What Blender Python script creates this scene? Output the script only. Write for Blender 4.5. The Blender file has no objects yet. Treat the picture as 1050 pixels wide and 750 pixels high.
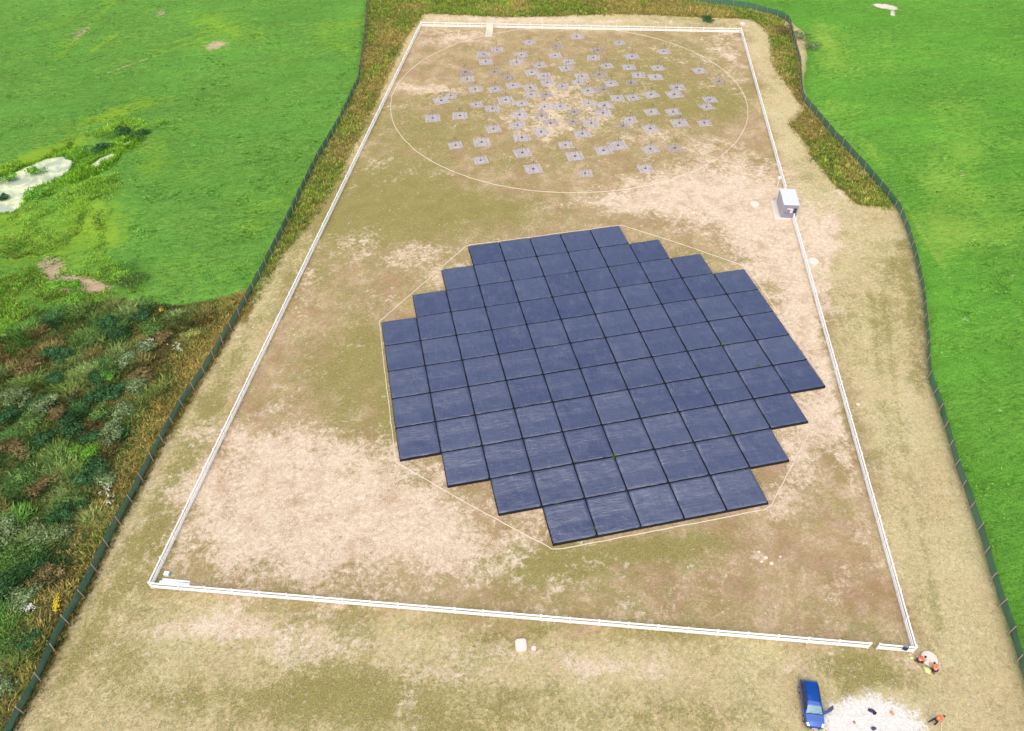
import bpy, bmesh, math, random
import numpy as np
from mathutils import Vector, Matrix, noise as mnoise
random.seed(7); rng = np.random.default_rng(7)
sc = bpy.context.scene
col = sc.collection
R = math.radians

# ------------------------------------------------------------------ camera (solved from the 5.15 m panel grid)
FPX, CX, CY, CZ = 770.13, -25.648, -71.079, 73.673
TILT, YAW, ROLL = 0.790687, 0.196116, -0.017375
F = np.array([math.sin(YAW)*math.cos(TILT), math.cos(YAW)*math.cos(TILT), -math.sin(TILT)])
R1 = np.array([math.cos(YAW), -math.sin(YAW), 0.0]); U1 = np.cross(R1, F)
RR = R1*math.cos(ROLL)+U1*math.sin(ROLL); UU = -R1*math.sin(ROLL)+U1*math.cos(ROLL)
def at(u, v, h=0.0):
    """survey point read off the photograph -> place on the ground (or at height h)"""
    d = F*FPX+RR*(u-525)-UU*(v-375); t = (h-CZ)/d[2]
    return Vector((CX+d[0]*t, CY+d[1]*t, h))
cam = bpy.data.objects.new('camera', bpy.data.cameras.new('camera')); col.objects.link(cam)
cam.matrix_world = Matrix(((RR[0], UU[0], -F[0], CX), (RR[1], UU[1], -F[1], CY), (RR[2], UU[2], -F[2], CZ), (0, 0, 0, 1)))
cam.data.sensor_width = 36; cam.data.lens = FPX/1050*36; cam.data.clip_end = 6000; cam.data.clip_start = 1
sc.camera = cam

# ------------------------------------------------------------------ light
SUN_EL, SUN_AZ = R(60), R(-158)      # azimuth measured from +Y towards +X
w = bpy.data.worlds.new('World'); sc.world = w; w.use_nodes = True
nt = w.node_tree; bg = nt.nodes['Background']
sky = nt.nodes.new('ShaderNodeTexSky'); sky.sky_type = 'NISHITA'; sky.sun_disc = False
sky.sun_elevation = SUN_EL; sky.sun_rotation = SUN_AZ; sky.air_density = 1.0; sky.dust_density = 4.0; sky.ozone_density = 1.0
nt.links.new(sky.outputs[0], bg.inputs[0]); bg.inputs[1].default_value = 0.15
sun = bpy.data.objects.new('sun', bpy.data.lights.new('sun', 'SUN')); col.objects.link(sun)
sun.data.energy = 3.1; sun.data.angle = R(95); sun.data.color = (1.0, 0.93, 0.82)
sd = Vector((math.sin(SUN_AZ)*math.cos(SUN_EL), math.cos(SUN_AZ)*math.cos(SUN_EL), math.sin(SUN_EL)))
sun.rotation_euler = sd.to_track_quat('Z', 'Y').to_euler()
sc.view_settings.view_transform = 'Standard'; sc.view_settings.look = 'None'; sc.view_settings.exposure = 0

# ------------------------------------------------------------------ materials
def s2l(c):
    return tuple(((x/255)/12.92 if x/255 <= .04045 else ((x/255+.055)/1.055)**2.4) for x in c)
KL = 1/1.12
def A(r, g, b):        # albedo for a surface seen as sRGB r,g,b under this light
    return tuple(min(.9, x*KL) for x in s2l((r, g, b)))
class NT:
    def __init__(s, m): s.t = m.node_tree; s.n = s.t.nodes
    def node(s, kind, ins=None, **props):
        n = s.n.new(kind)
        for k, v in props.items(): setattr(n, k, v)
        for k, v in (ins or {}).items():
            if isinstance(v, bpy.types.NodeSocket): s.t.links.new(v, n.inputs[k])
            else: n.inputs[k].default_value = v
        return n
    def noise(s, vec, scale, detail=4, rough=.6, dist=0.0):
        return s.node('ShaderNodeTexNoise', {'Vector': vec, 'Scale': scale, 'Detail': detail, 'Roughness': rough, 'Distortion': dist}).outputs['Fac']
    def snoise(s, *a, **k):
        return s.math('MULTIPLY_ADD', s.noise(*a, **k), 2.3, -.65, clamp=True)
    def math(s, op, a, b=0.0, c=0.0, clamp=False):
        n = s.n.new('ShaderNodeMath'); n.operation = op; n.use_clamp = clamp
        for i, v in enumerate((a, b, c)):
            if isinstance(v, bpy.types.NodeSocket): s.t.links.new(v, n.inputs[i])
            else: n.inputs[i].default_value = v
        return n.outputs[0]
    def mix(s, fac, a, b, blend='MIX'):
        n = s.n.new('ShaderNodeMix'); n.data_type = 'RGBA'; n.blend_type = blend
        for k, v in ((0, fac), (6, a), (7, b)):
            if isinstance(v, bpy.types.NodeSocket): s.t.links.new(v, n.inputs[k])
            else: n.inputs[k].default_value = v if k == 0 else (*v, 1) if len(v) == 3 else v
        return n.outputs[2]
    def edge(s, mask, nz, amp, sharp):   # mask edge broken up by noise
        a = s.math('MULTIPLY_ADD', s.math('SUBTRACT', nz, .5), amp, mask)
        return s.math('MULTIPLY_ADD', s.math('SUBTRACT', a, .5), sharp, .5, clamp=True)
def newmat(name, rough=.8, spec=.3, metallic=0):
    m = bpy.data.materials.new(name); m.use_nodes = True
    b = m.node_tree.nodes['Principled BSDF']
    b.inputs['Roughness'].default_value = rough; b.inputs['Specular IOR Level'].default_value = spec; b.inputs['Metallic'].default_value = metallic
    return m, b, NT(m)
def simple(name, c, rough=.7, spec=.3, metallic=0, var=.25, scale=6, bump=0.0):
    m, b, t = newmat(name, rough, spec, metallic)
    pos = t.node('ShaderNodeNewGeometry').outputs['Position']
    nz = t.noise(pos, scale, 5)
    lo = tuple(x*(1-var) for x in c); hi = tuple(min(1, x*(1+var)) for x in c)
    t.t.links.new(t.mix(nz, lo, hi), b.inputs['Base Color'])
    if bump:
        bp = t.node('ShaderNodeBump', {'Height': t.noise(pos, scale*4, 4), 'Strength': .6, 'Distance': bump})
        t.t.links.new(bp.outputs[0], b.inputs['Normal'])
    return m
def attrmat(name, rough=.8, spec=.15, trans=0.0):
    m, b, t = newmat(name, rough, spec)
    a = t.node('ShaderNodeAttribute', attribute_name='tint').outputs['Color']
    t.t.links.new(a, b.inputs['Base Color'])
    if trans:
        tr = t.node('ShaderNodeBsdfTranslucent', {'Color': a})
        mx = t.node('ShaderNodeMixShader', {0: trans, 1: b.outputs[0], 2: tr.outputs[0]})
        t.t.links.new(mx.outputs[0], t.n['Material Output'].inputs[0])
    return m

# ------------------------------------------------------------------ numpy helpers
def _hash(ix, iy, seed):
    h = (ix.astype(np.int64)*374761393+iy.astype(np.int64)*668265263+seed*1442695041) & 0x7fffffff
    h = (h ^ (h >> 13))*1274126177 & 0x7fffffff
    return ((h ^ (h >> 16)) & 0xffff)/65535.0
def vnoise(x, y, seed=0):
    ix = np.floor(x); iy = np.floor(y); fx = x-ix; fy = y-iy
    fx = fx*fx*(3-2*fx); fy = fy*fy*(3-2*fy)
    a = _hash(ix, iy, seed); b = _hash(ix+1, iy, seed); c = _hash(ix, iy+1, seed); d = _hash(ix+1, iy+1, seed)
    return (a*(1-fx)+b*fx)*(1-fy)+(c*(1-fx)+d*fx)*fy
def fbm(x, y, s, seed=0, o=4):
    v = 0; amp = .5; tot = 0
    for i in range(o):
        v = v+amp*vnoise(x/s*2**i, y/s*2**i, seed+i*17); tot += amp; amp *= .55
    return v/tot
def wpoly(px): return np.array([at(u, v)[:2] for u, v in px])
def sdist(P, x, y):     # signed distance, + inside
    ins = np.zeros(x.shape, bool); dm = np.full(x.shape, 1e9); n = len(P)
    for i in range(n):
        ax, ay = P[i]; bx, by = P[(i+1) % n]
        dx, dy = bx-ax, by-ay; L = dx*dx+dy*dy+1e-12
        t = np.clip(((x-ax)*dx+(y-ay)*dy)/L, 0, 1)
        dm = np.minimum(dm, (x-ax-t*dx)**2+(y-ay-t*dy)**2)
        c = ((ay > y) != (by > y)) & (x < (bx-ax)*(y-ay)/((by-ay) if by != ay else 1e-12)+ax)
        ins ^= c
    return np.where(ins, 1, -1)*np.sqrt(dm)
def sm(a, b, x): t = np.clip((x-a)/(b-a), 0, 1); return t*t*(3-2*t)
def blob(x, y, u, v, ru, rv, ang=0, hard=1.0):
    c = at(u, v); ex = (at(u+1, v)-c)[:2]; ey = (at(u, v+1)-c)[:2]
    J = np.array([[ex[0], ey[0]], [ex[1], ey[1]]]); Ji = np.linalg.inv(J)
    dx, dy = x-c[0], y-c[1]; pu = Ji[0, 0]*dx+Ji[0, 1]*dy; pv = Ji[1, 0]*dx+Ji[1, 1]*dy
    # keep it a shape on the ground: affine map at the centre only
    a = R(ang); qu = (pu*math.cos(a)+pv*math.sin(a))/ru; qv = (-pu*math.sin(a)+pv*math.cos(a))/rv
    return np.exp(-(qu*qu+qv*qv)**hard)
def mesh_np(name, V, Fq, mat, parent=None, cols=None, smooth=False):
    me = bpy.data.meshes.new(name); k = Fq.shape[1]
    me.vertices.add(len(V)); me.vertices.foreach_set('co', V.astype(np.float32).ravel())
    me.loops.add(Fq.size); me.loops.foreach_set('vertex_index', Fq.astype(np.int32).ravel())
    me.polygons.add(len(Fq)); me.polygons.foreach_set('loop_start', np.arange(0, Fq.size, k, dtype=np.int32))
    try: me.polygons.foreach_set('loop_total', np.full(len(Fq), k, dtype=np.int32))
    except Exception: pass
    me.update(calc_edges=True)
    if smooth: me.polygons.foreach_set('use_smooth', np.ones(len(Fq), bool))
    for nm, c in (cols or {}).items():
        a = me.color_attributes.new(nm, 'FLOAT_COLOR', 'POINT')
        c4 = np.ones((len(V), 4), np.float32); c4[:, :c.shape[1]] = c; a.data.foreach_set('color', c4.ravel())
    me.materials.append(mat)
    o = bpy.data.objects.new(name, me); col.objects.link(o)
    if parent: o.parent = parent
    return o
def grid(xs, ys):
    X, Y = np.meshgrid(xs, ys); nx, ny = len(xs), len(ys)
    i = np.arange(nx*ny).reshape(ny, nx)
    Q = np.stack([i[:-1, :-1], i[:-1, 1:], i[1:, 1:], i[1:, :-1]], -1).reshape(-1, 4)
    return X.ravel(), Y.ravel(), Q

# ------------------------------------------------------------------ object helpers
def tag(o, label=None, cat=None, group=None, kind=None):
    if label: o['label'] = label
    if cat: o['category'] = cat
    if group: o['group'] = group
    if kind: o['kind'] = kind
    return o
def empty(name, loc, rz=0, label=None, cat=None, group=None):
    o = bpy.data.objects.new(name, None); o.empty_display_size = .2; col.objects.link(o)
    o.location = loc; o.rotation_euler = (0, 0, rz)
    return tag(o, label, cat, group)
def obj(name, bm, m, parent=None, smooth=False, bevel=0):
    me = bpy.data.meshes.new(name); bmesh.ops.recalc_face_normals(bm, faces=bm.faces[:]); bm.to_mesh(me); bm.free()
    for p in me.polygons: p.use_smooth = smooth
    me.materials.append(m)
    o = bpy.data.objects.new(name, me); col.objects.link(o)
    if parent: o.parent = parent
    if bevel:
        b = o.modifiers.new('bevel', 'BEVEL'); b.width = bevel; b.segments = 2
    return o
def bx(bm, c, s, rot=None):
    M = Matrix.Translation(c) @ (rot.to_4x4() if rot else Matrix()) @ Matrix.Diagonal((s[0], s[1], s[2], 1))
    bmesh.ops.create_cube(bm, size=1, matrix=M); return bm
def tube(bm, pts, r, n=8, r2=None, caps=True):
    pts = [Vector(p) for p in pts]; rings = []
    for i, p in enumerate(pts):
        d = (pts[min(i+1, len(pts)-1)]-pts[max(i-1, 0)]).normalized()
        a = d.orthogonal() if i == 0 else prev - d*prev.dot(d); a.normalize(); prev = a; b = d.cross(a)
        rr = r if r2 is None else r+(r2-r)*i/(len(pts)-1)
        rings.append([bm.verts.new(p+(a*math.cos(2*math.pi*k/n)+b*math.sin(2*math.pi*k/n))*rr) for k in range(n)])
    for q, s in zip(rings, rings[1:]):
        for k in range(n): bm.faces.new((q[k], q[(k+1) % n], s[(k+1) % n], s[k]))
    if caps: bm.faces.new(rings[0][::-1]); bm.faces.new(rings[-1])
    return bm
def lathe(bm, prof, n=24, sx=1, sy=1, sq=2.0):
    rings = []
    for r, z in prof:
        ring = []
        for k in range(n):
            a = 2*math.pi*k/n; c, s = math.cos(a), math.sin(a)
            q = (abs(c)**sq+abs(s)**sq)**(-1/sq)
            ring.append(bm.verts.new((r*c*q*sx, r*s*q*sy, z)))
        rings.append(ring)
    for q, s in zip(rings, rings[1:]):
        for k in range(n): bm.faces.new((q[k], q[(k+1) % n], s[(k+1) % n], s[k]))
    bm.faces.new(rings[0][::-1]); bm.faces.new(rings[-1]); return bm
def BM(): return bmesh.new()

# ------------------------------------------------------------------ surveyed lines and areas
NET_L = [(-70, 905), (-38, 848), (-8, 793), (17, 748), (43, 700), (67, 647), (85, 617), (100, 587), (118, 550), (145, 500), (165, 460), (187, 420), (211, 385),
         (235, 345), (250, 319), (272, 278), (293, 236), (311, 197), (328, 163), (349, 128), (360, 104), (369, 85), (373, 53), (376, 27), (378, 2), (380, -20), (382, -40)]
NET_R = [(610, -11), (660, -4), (689, 0), (716, 3), (760, 9), (776, 12), (800, 19), (808, 24), (812, 40), (815, 52), (819, 66), (820, 86), (822, 104), (834, 118),
         (852, 140), (864, 152), (884, 174), (906, 200), (920, 218), (930, 244), (937, 270), (943, 298), (948, 347), (950, 390), (960, 417), (968, 446), (979, 486),
         (988, 507), (995, 531), (1003, 552), (1012, 587), (1022, 618), (1033, 649), (1041, 680), (1050, 707), (1068, 760), (1092, 830)]
cBL, cBR, cTR, cTL = at(156, 603), at(935.5, 669), at(759.5, 34), at(432, 27.5)
YARD = np.array([cBL[:2], cBR[:2], cTR[:2], cTL[:2]])
wNL = wpoly(NET_L); wNR = wpoly(NET_R)
# crop fields
crop_left = np.vstack([wpoly([(262, 296), (272, 278), (293, 236), (311, 197), (328, 163), (349, 128), (360, 104), (368, 85), (372, 53), (375, 27), (377, 2), (379, -20), (382, -60)]),
                       [[-40, 420], [-400, 420], [-400, 40]], wpoly([(-90, 330), (-40, 352), (5, 345), (45, 318), (110, 310), (185, 314), (235, 306)])])
crop_right = np.vstack([wpoly([(1098, 830), (1072, 760), (1045, 678), (1026, 618), (1007, 552), (992, 505), (972, 446), (954, 390), (952, 347), (947, 298), (941, 270), (934, 244), (924, 218),
                               (909, 199), (887, 173), (867, 150), (838, 116), (825, 102), (824, 86), (827, 56), (826, 35), (812, 23), (800, 17), (776, 9), (760, 6), (716, 0), (689, -3), (640, -10)]),
                        [[40, 420], [420, 420], [420, -90]]])
rough_top = wpoly([(250, 330), (272, 278), (293, 236), (311, 197), (349, 128), (369, 85), (373, 53), (378, 2), (382, -50), (610, -13), (700, 1), (760, 9), (800, 19), (812, 40), (819, 66), (822, 104), (834, 118), (884, 174), (922, 216),
                   (878, 210), (858, 190), (832, 162), (826, 148), (810, 128), (824, 113), (816, 100), (794, 70), (788, 34), (770, 20), (640, 15), (520, 18), (436, 14), (418, 36), (352, 175), (322, 222), (290, 262)])
rough_left = np.vstack([wpoly([(-90, 330), (-40, 352), (5, 345), (45, 318), (110, 310), (185, 314), (235, 306), (262, 296), (250, 319), (211, 385), (165, 460), (118, 550), (85, 617), (43, 700), (8, 765), (-38, 848), (-60, 905)]), [[-140, -90]], ])

# ------------------------------------------------------------------ ground
xs = np.concatenate([[-3000, -1500, -700, -350, -200], np.arange(-150, 175.1, .62), [210, 350, 700, 1500, 3000]])
ys = np.concatenate([[-2500, -1200, -500, -200, -110], np.arange(-80, 215.1, .62), [260, 420, 800, 1600, 3500]])
gx, gy, gq = grid(xs, ys)
def add(m, lst):
    for b in lst:
        m = m + b[-1]*blob(gx, gy, *b[:-1])
    return m
n1 = fbm(gx, gy, 26, 1); n2 = fbm(gx, gy, 9, 5); n3 = fbm(gx, gy, 3, 9)
dY = sdist(YARD, gx, gy)
earth = sm(-4.5, 2.5, dY+(n2-.5)*7)
sand = add(np.full_like(gx, .06), [
    (330, 505, 150, 62, 8, .95), (250, 560, 85, 45, 0, .35), (430, 555, 120, 34, 8, .6), (560, 470, 40, 60, 0, .5), (300, 455, 60, 20, 0, .3),
    (735, 212, 95, 26, 8, 1.0), (690, 190, 60, 14, 0, .6), (790, 250, 42, 36, 0, .8), (775, 190, 40, 26, 0, .5), (815, 320, 26, 70, 12, .7), (838, 405, 20, 50, 10, .55), (812, 450, 24, 45, -20, .65), (790, 520, 30, 30, 0, .35),
    (437, 91, 32, 6, 0, .9), (470, 38, 48, 9, 0, .65), (580, 100, 70, 22, 0, .5), (545, 130, 35, 16, 0, .55), (600, 128, 45, 12, 0, .4), (720, 155, 55, 20, 10, .6), (748, 60, 26, 34, 0, .35), (655, 140, 30, 12, 0, .35),
    (545, 21, 130, 3.2, 1, .9), (430, 262, 34, 14, 0, .45), (460, 285, 20, 14, 0, .6), (405, 330, 25, 30, 0, .3), (620, 208, 60, 10, 0, .35), (355, 255, 26, 18, 0, .35), (300, 340, 18, 30, 0, .25),
    (850, 255, 8, 50, 8, .35), (846, 240, 16, 22, 0, .55), (782, 572, 15, 7, 20, .8), (700, 590, 90, 26, 0, .3), (870, 560, 14, 60, 14, .35),
    (225, 645, 80, 15, 0, .5), (300, 672, 60, 14, 0, .5), (600, 686, 50, 10, 0, .55), (668, 694, 26, 7, 0, .4), (815, 684, 22, 10, 0, .6), (930, 690, 26, 18, 0, .3), (470, 690, 50, 14, 0, .3),
    (80, 296, 0.1, 0.1, 0, 0)])
sand += (n1-.5)*.4*earth+(n2-.5)*.45*(earth*.8+.2)+(n3-.5)*.3*earth
green = add(.25+.14*earth, [
    (600, 105, 165, 62, 0, .30), (440, 140, 60, 24, 0, .3), (385, 225, 70, 30, 0, .45), (470, 218, 80, 16, 0, .3), (395, 185, 45, 24, 0, .35), (355, 395, 24, 60, 8, .55), (395, 420, 14, 60, -6, .6),
    (380, 350, 26, 34, 0, .4), (640, 566, 70, 12, -4, .55), (560, 585, 60, 14, 0, .45), (500, 575, 30, 10, 0, .4), (700, 560, 50, 18, 0, .35), (290, 300, 24, 60, 20, .1), (320, 380, 24, 30, 0, .3),
    (570, 560, 40, 12, 0, .35), (460, 210, 60, 10, 0, .3), (740, 105, 30, 14, 0, .5), (665, 100, 60, 40, 0, .22),
    (460, 730, 190, 34, 0, .34), (890, 690, 46, 14, 10, .75), (868, 705, 12, 26, 0, .6), (350, 700, 60, 20, 0, .35), (700, 648, 70, 10, 3, .35), (250, 720, 120, 22, 0, .3), (500, 655, 16, 6, 0, .6), (555, 645, 12, 6, 0, .6), (700, 735, 80, 18, 0, .35),
    (160, 560, 22, 50, 20, .35), (190, 450, 18, 60, 20, .25), (220, 415, 12, 8, 0, .7), (120, 680, 40, 30, 0, .3), (900, 300, 26, 60, 10, .15), (960, 560, 30, 60, 0, .1), (917, 275, 8, 14, 0, .4)])
def line(pts, wd):
    v = np.zeros_like(gx); P_ = [at(*p) for p in pts]
    for a_, b_ in zip(P_, P_[1:]):
        dx, dy = b_.x-a_.x, b_.y-a_.y; t_ = np.clip(((gx-a_.x)*dx+(gy-a_.y)*dy)/(dx*dx+dy*dy), 0, 1)
        v = np.maximum(v, np.exp(-((gx-a_.x-t_*dx)**2+(gy-a_.y-t_*dy)**2)/wd**2))
    return v
sand += .38*line([(822, 285), (832, 330), (846, 385), (858, 440)], 1.3)+.3*line([(858, 440), (880, 520), (900, 590)], 1.2)
green += .28*line([(905, 300), (915, 380), (925, 450), (945, 540), (962, 640)], .6)+.22*line([(893, 300), (902, 380), (912, 450), (928, 540), (944, 630)], .6)
green += .4*line([(925, 250), (938, 330), (942, 400)], 1.2)+.35*line([(70, 690), (140, 560), (200, 450), (262, 330)], 1.6)
sand += .25*line([(180, 640), (330, 655), (500, 668), (690, 680)], 1.0)+.2*line([(470, 205), (560, 212), (650, 205)], 1.2)+.25*line([(560, 150), (560, 110), (570, 60)], 1.0)
sand += .3*line([(330, 357), (380, 352), (440, 362)], .6)-.35*blob(gx, gy, 430, 210, 110, 22, 0)-.2*blob(gx, gy, 600, 575, 160, 30, -3)
green += .35*blob(gx, gy, 430, 210, 110, 26, 0)+.3*blob(gx, gy, 330, 235, 30, 40, 20)
green += (n1-.5)*.45+(n2-.5)*.5+(n3-.5)*.3
gravel = add(np.zeros_like(gx), [(893, 738, 44, 25, 0, 1.3), (865, 752, 24, 20, 0, .5), (930, 760, 30, 20, 0, .4)])
rough = np.maximum(sm(-.8, 1.2, sdist(rough_top, gx, gy)+(n3-.5)*2.5), sm(-.6, .8, sdist(rough_left, gx, gy)+(n3-.5)*1.2))
far = np.maximum(sm(-1, 1, sdist(crop_left, gx, gy)), sm(-1, 1, sdist(crop_right, gx, gy)))
far = np.where((np.abs(gx) > 400) | (gy > 260), 1, far)
m, b, t = newmat('ground_soil', .95, .1)
pos = t.node('ShaderNodeNewGeometry').outputs['Position']
A1 = t.node('ShaderNodeAttribute', attribute_name='zone'); S1 = t.node('ShaderNodeSeparateColor', {0: A1.outputs['Color']})
A2 = t.node('ShaderNodeAttribute', attribute_name='zone_b'); S2 = t.node('ShaderNodeSeparateColor', {0: A2.outputs['Color']})
nA = t.snoise(pos, .35, 8, .68, .4); nB = t.snoise(pos, 1.6, 6, .7, .3); nC = t.snoise(pos, 6.5, 5, .7); nD = t.snoise(pos, .12, 5, .6); nE = t.snoise(pos, 2.6, 6, .75, 1.5)
straw = t.mix(nE, A(176, 162, 112), A(238, 226, 182))
straw = t.mix(t.math('MULTIPLY', t.edge(nD, nB, .8, 3), .35), straw, A(206, 178, 140))
earthc = t.mix(nB, A(182, 158, 126), A(226, 204, 174))
earthc = t.mix(t.edge(nA, nC, .5, 4), earthc, A(190, 170, 128))
nF = t.snoise(pos, .16, 9, .72, .5)
earthc = t.mix(t.math('MULTIPLY', t.edge(nF, nC, .5, 2.5), .6), earthc, A(160, 126, 96))
base = t.mix(t.edge(S1.outputs[2], nB, .6, 2), straw, earthc)
grn = t.mix(nC, A(104, 102, 48), A(192, 188, 118)); grn = t.mix(t.math('MULTIPLY', nA, .5), grn, A(140, 120, 72))
ng = t.math('ADD', t.math('MULTIPLY', t.snoise(pos, .4, 8, .75, .3), .4), t.math('MULTIPLY', t.snoise(pos, 2.2, 10, .85, .2), .6))
base = t.mix(t.math('MULTIPLY', t.edge(S1.outputs[1], ng, 2.1, 2.2), .92), base, grn)
sandc = t.mix(nB, A(218, 192, 162), A(250, 236, 216)); sandc = t.mix(t.math('MULTIPLY', t.edge(t.math('SUBTRACT', nA, .2), nC, 1.0, 2.5), .75), sandc, A(192, 160, 128))
ns = t.math('ADD', t.math('MULTIPLY', t.snoise(pos, .22, 8, .75, .4), .45), t.math('MULTIPLY', t.snoise(pos, 1.3, 10, .82, .2), .55))
base = t.mix(t.math('MULTIPLY', t.edge(S1.outputs[0], ns, 2.3, 2.4), .93), base, sandc)
grav = t.mix(t.snoise(pos, 4, 6, .8), A(232, 226, 218), A(255, 253, 250))
base = t.mix(t.edge(S2.outputs[0], ng, 2.2, 3), base, grav)
rg = t.mix(nB, A(100, 96, 50), A(180, 156, 96))
base = t.mix(t.edge(S2.outputs[1], nB, .3, 4), base, rg)
fg = t.mix(nA, A(60, 118, 42), A(102, 154, 66)); base = t.mix(S2.outputs[2], base, fg)
# tiny dark stones and stems
vor = t.node('ShaderNodeTexVoronoi', {'Vector': pos, 'Scale': 2.2}).outputs['Distance']
spk = t.math('LESS_THAN', t.math('ADD', vor, t.math('MULTIPLY', nC, .25)), .25)
base = t.mix(t.math('MULTIPLY', spk, .4), base, A(110, 86, 58))
cl = t.math('ADD', t.math('MULTIPLY', t.snoise(pos, 1.0, 8, .8, .8), .5), t.math('MULTIPLY', t.snoise(pos, 4.5, 6, .85), .5))
clm = t.math('MULTIPLY', t.math('MULTIPLY_ADD', cl, 5, -3.0, clamp=True), t.math('MULTIPLY_ADD', S2.outputs[0], -.9, .62, clamp=True))
base = t.mix(clm, base, A(134, 116, 66))
mot = t.math('MULTIPLY_ADD', t.snoise(pos, 2.4, 10, .88, .4), .6, .72)
motc = t.node('ShaderNodeCombineColor', {0: mot, 1: mot, 2: mot}).outputs[0]
base = t.mix(1.0, base, motc, 'MULTIPLY')
t.t.links.new(base, b.inputs['Base Color'])
bp = t.node('ShaderNodeBump', {'Height': t.math('ADD', t.math('MULTIPLY', nC, .5), nE), 'Strength': .8, 'Distance': .12})
t.t.links.new(bp.outputs[0], b.inputs['Normal'])
G = mesh_np('ground', np.stack([gx, gy, np.zeros_like(gx)], -1), gq, m, cols={'zone': np.stack([sand, green, earth], -1), 'zone_b': np.stack([gravel, rough, far], -1)})
tag(G, kind='structure')

# ------------------------------------------------------------------ crop fields (a canopy that rises from the ground)
def crop_mat(name, dark, mid, light, yellow, dirt):
    m, b, t = newmat(name, .85, .12)
    pos = t.node('ShaderNodeNewGeometry').outputs['Position']
    a = t.node('ShaderNodeAttribute', attribute_name='zone'); s = t.node('ShaderNodeSeparateColor', {0: a.outputs['Color']})
    mp = t.node('ShaderNodeMapping', {'Vector': pos, 'Rotation': (0, 0, R(-28)), 'Scale': (1, 2.2, 1)}).outputs[0]
    n1 = t.snoise(mp, .05, 6, .6, .5); n2 = t.snoise(mp, .9, 7, .75, .3); n3 = t.snoise(pos, 4.5, 5, .75)
    c = t.mix(n2, dark, light)
    mr = t.node('ShaderNodeMapping', {'Vector': pos, 'Rotation': (0, 0, R(-28)), 'Scale': (.05, 1.0, 1)}).outputs[0]
    n4 = t.snoise(mr, 1.1, 5, .7, .1); n5 = t.snoise(pos, .03, 5, .65, .3)
    c = t.mix(t.math('MULTIPLY', t.edge(n1, n2, .5, 4), .6), c, mid)
    c = t.mix(t.math('MULTIPLY', t.math('MULTIPLY_ADD', n3, -2, 1.1, clamp=True), .55), c, tuple(x*.45 for x in dark))
    c = t.mix(t.edge(s.outputs[0], n2, .7, 2.2), c, yellow)
    c = t.mix(t.edge(s.outputs[1], n2, 1.0, 4), c, dirt)
    c = t.mix(t.math('MULTIPLY', t.edge(s.outputs[2], n2, .8, 3), .8), c, tuple(x*.6 for x in dark))
    v = t.math('ADD', t.math('MULTIPLY_ADD', n4, .26, .60), t.math('ADD', t.math('MULTIPLY', n5, .34), t.math('MULTIPLY', n3, .34)))
    c = t.mix(1.0, c, t.node('ShaderNodeCombineColor', {0: v, 1: v, 2: v}).outputs[0], 'MULTIPLY')
    t.t.links.new(c, b.inputs['Base Color'])
    bp = t.node('ShaderNodeBump', {'Height': t.math('ADD', n2, t.math('MULTIPLY', n3, .5)), 'Strength': .9, 'Distance': .28})
    t.t.links.new(bp.outputs[0], b.inputs['Normal'])
    return m
POND = np.array([at(*p)[:2] for p in [(-30, 200), (-10, 186), (14, 178), (32, 170), (50, 163), (68, 161), (77, 167), (70, 177), (56, 186), (38, 192), (28, 200), (22, 212), (12, 219), (-8, 220), (-30, 222)]])
PUD1 = np.array([at(*p)[:2] for p in [(90, 172), (102, 163), (114, 158), (121, 158), (118, 163), (106, 168), (98, 175)]])
PUD2 = np.array([at(*p)[:2] for p in [(123, 150), (131, 145), (139, 145), (138, 149), (130, 152)]])
def field(name, P, xr, yr, step, m, yel, dirt, dark, label, hmax=.32):
    x, y, q = grid(np.arange(xr[0], xr[1], step), np.arange(yr[0], yr[1], step))
    d = sdist(P, x, y)+(fbm(x, y, 2.5, 3)-.5)*1.4
    z = -.12+(hmax+.12)*sm(-.2, 1.0, d)
    def acc(l, base):
        v = np.full_like(x, base)
        for e in l: v = v+e[-1]*blob(x, y, *e[:-1])
        return v
    zy = acc(yel, 0)*.6+(fbm(x, y, 30, 4)-.42)*.9+(fbm(x, y, 6, 44)-.5)*.5; zd = acc(dirt, -.1); zk = acc(dark, 0)+(fbm(x, y, 18, 8)-.5)*.4+(fbm(x, y, 4, 88)-.5)*.5
    tr = 0
    for (a, c_, wd) in TRACKS:
        A_ = at(*a); B_ = at(*c_); dx, dy = B_[0]-A_[0], B_[1]-A_[1]; L = math.hypot(dx, dy)
        u = ((x-A_[0])*dx+(y-A_[1])*dy)/L; dist = np.abs((x-A_[0])*dy-(y-A_[1])*dx)/L
        tr = tr+np.exp(-(dist/wd)**2)*((u > -3) & (u < L+3))
    zd = zd+tr*.26; zy = zy+tr*.25
    z = z*(1-.55*np.clip(zd, 0, 1))+((fbm(x, y, 1.3, 11, 3)-.5)*.4+(fbm(x, y, 5, 12, 3)-.5)*.5)*sm(0, .3, z)*(1-.7*np.clip(zd, 0, 1))+zk*.12*sm(0, .3, z)
    for PP in (POND, PUD1, PUD2):
        if name == 'crop_field_left':
            dp = sdist(PP, x, y); z = np.where(dp > -1.0, z*sm(0.1, -1.0, dp)*1-.05*sm(-1, 0, dp), z)
    keep = (d > -1.5)[q].any(1); q = q[keep]
    used = np.unique(q); rm = np.full(len(x), -1); rm[used] = np.arange(len(used))
    o = mesh_np(name, np.stack([x, y, z], -1)[used], rm[q], m, cols={'zone': np.stack([zy, zd, zk], -1)[used]}, smooth=True)
    o.name = name
    return tag(o, kind='structure')
TRACKS = [((0, 108), (250, 20), .5), ((0, 116), (256, 24), .5), ((60, 60), (130, -10), .8), ((100, 50), (185, -10), .8)]
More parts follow.
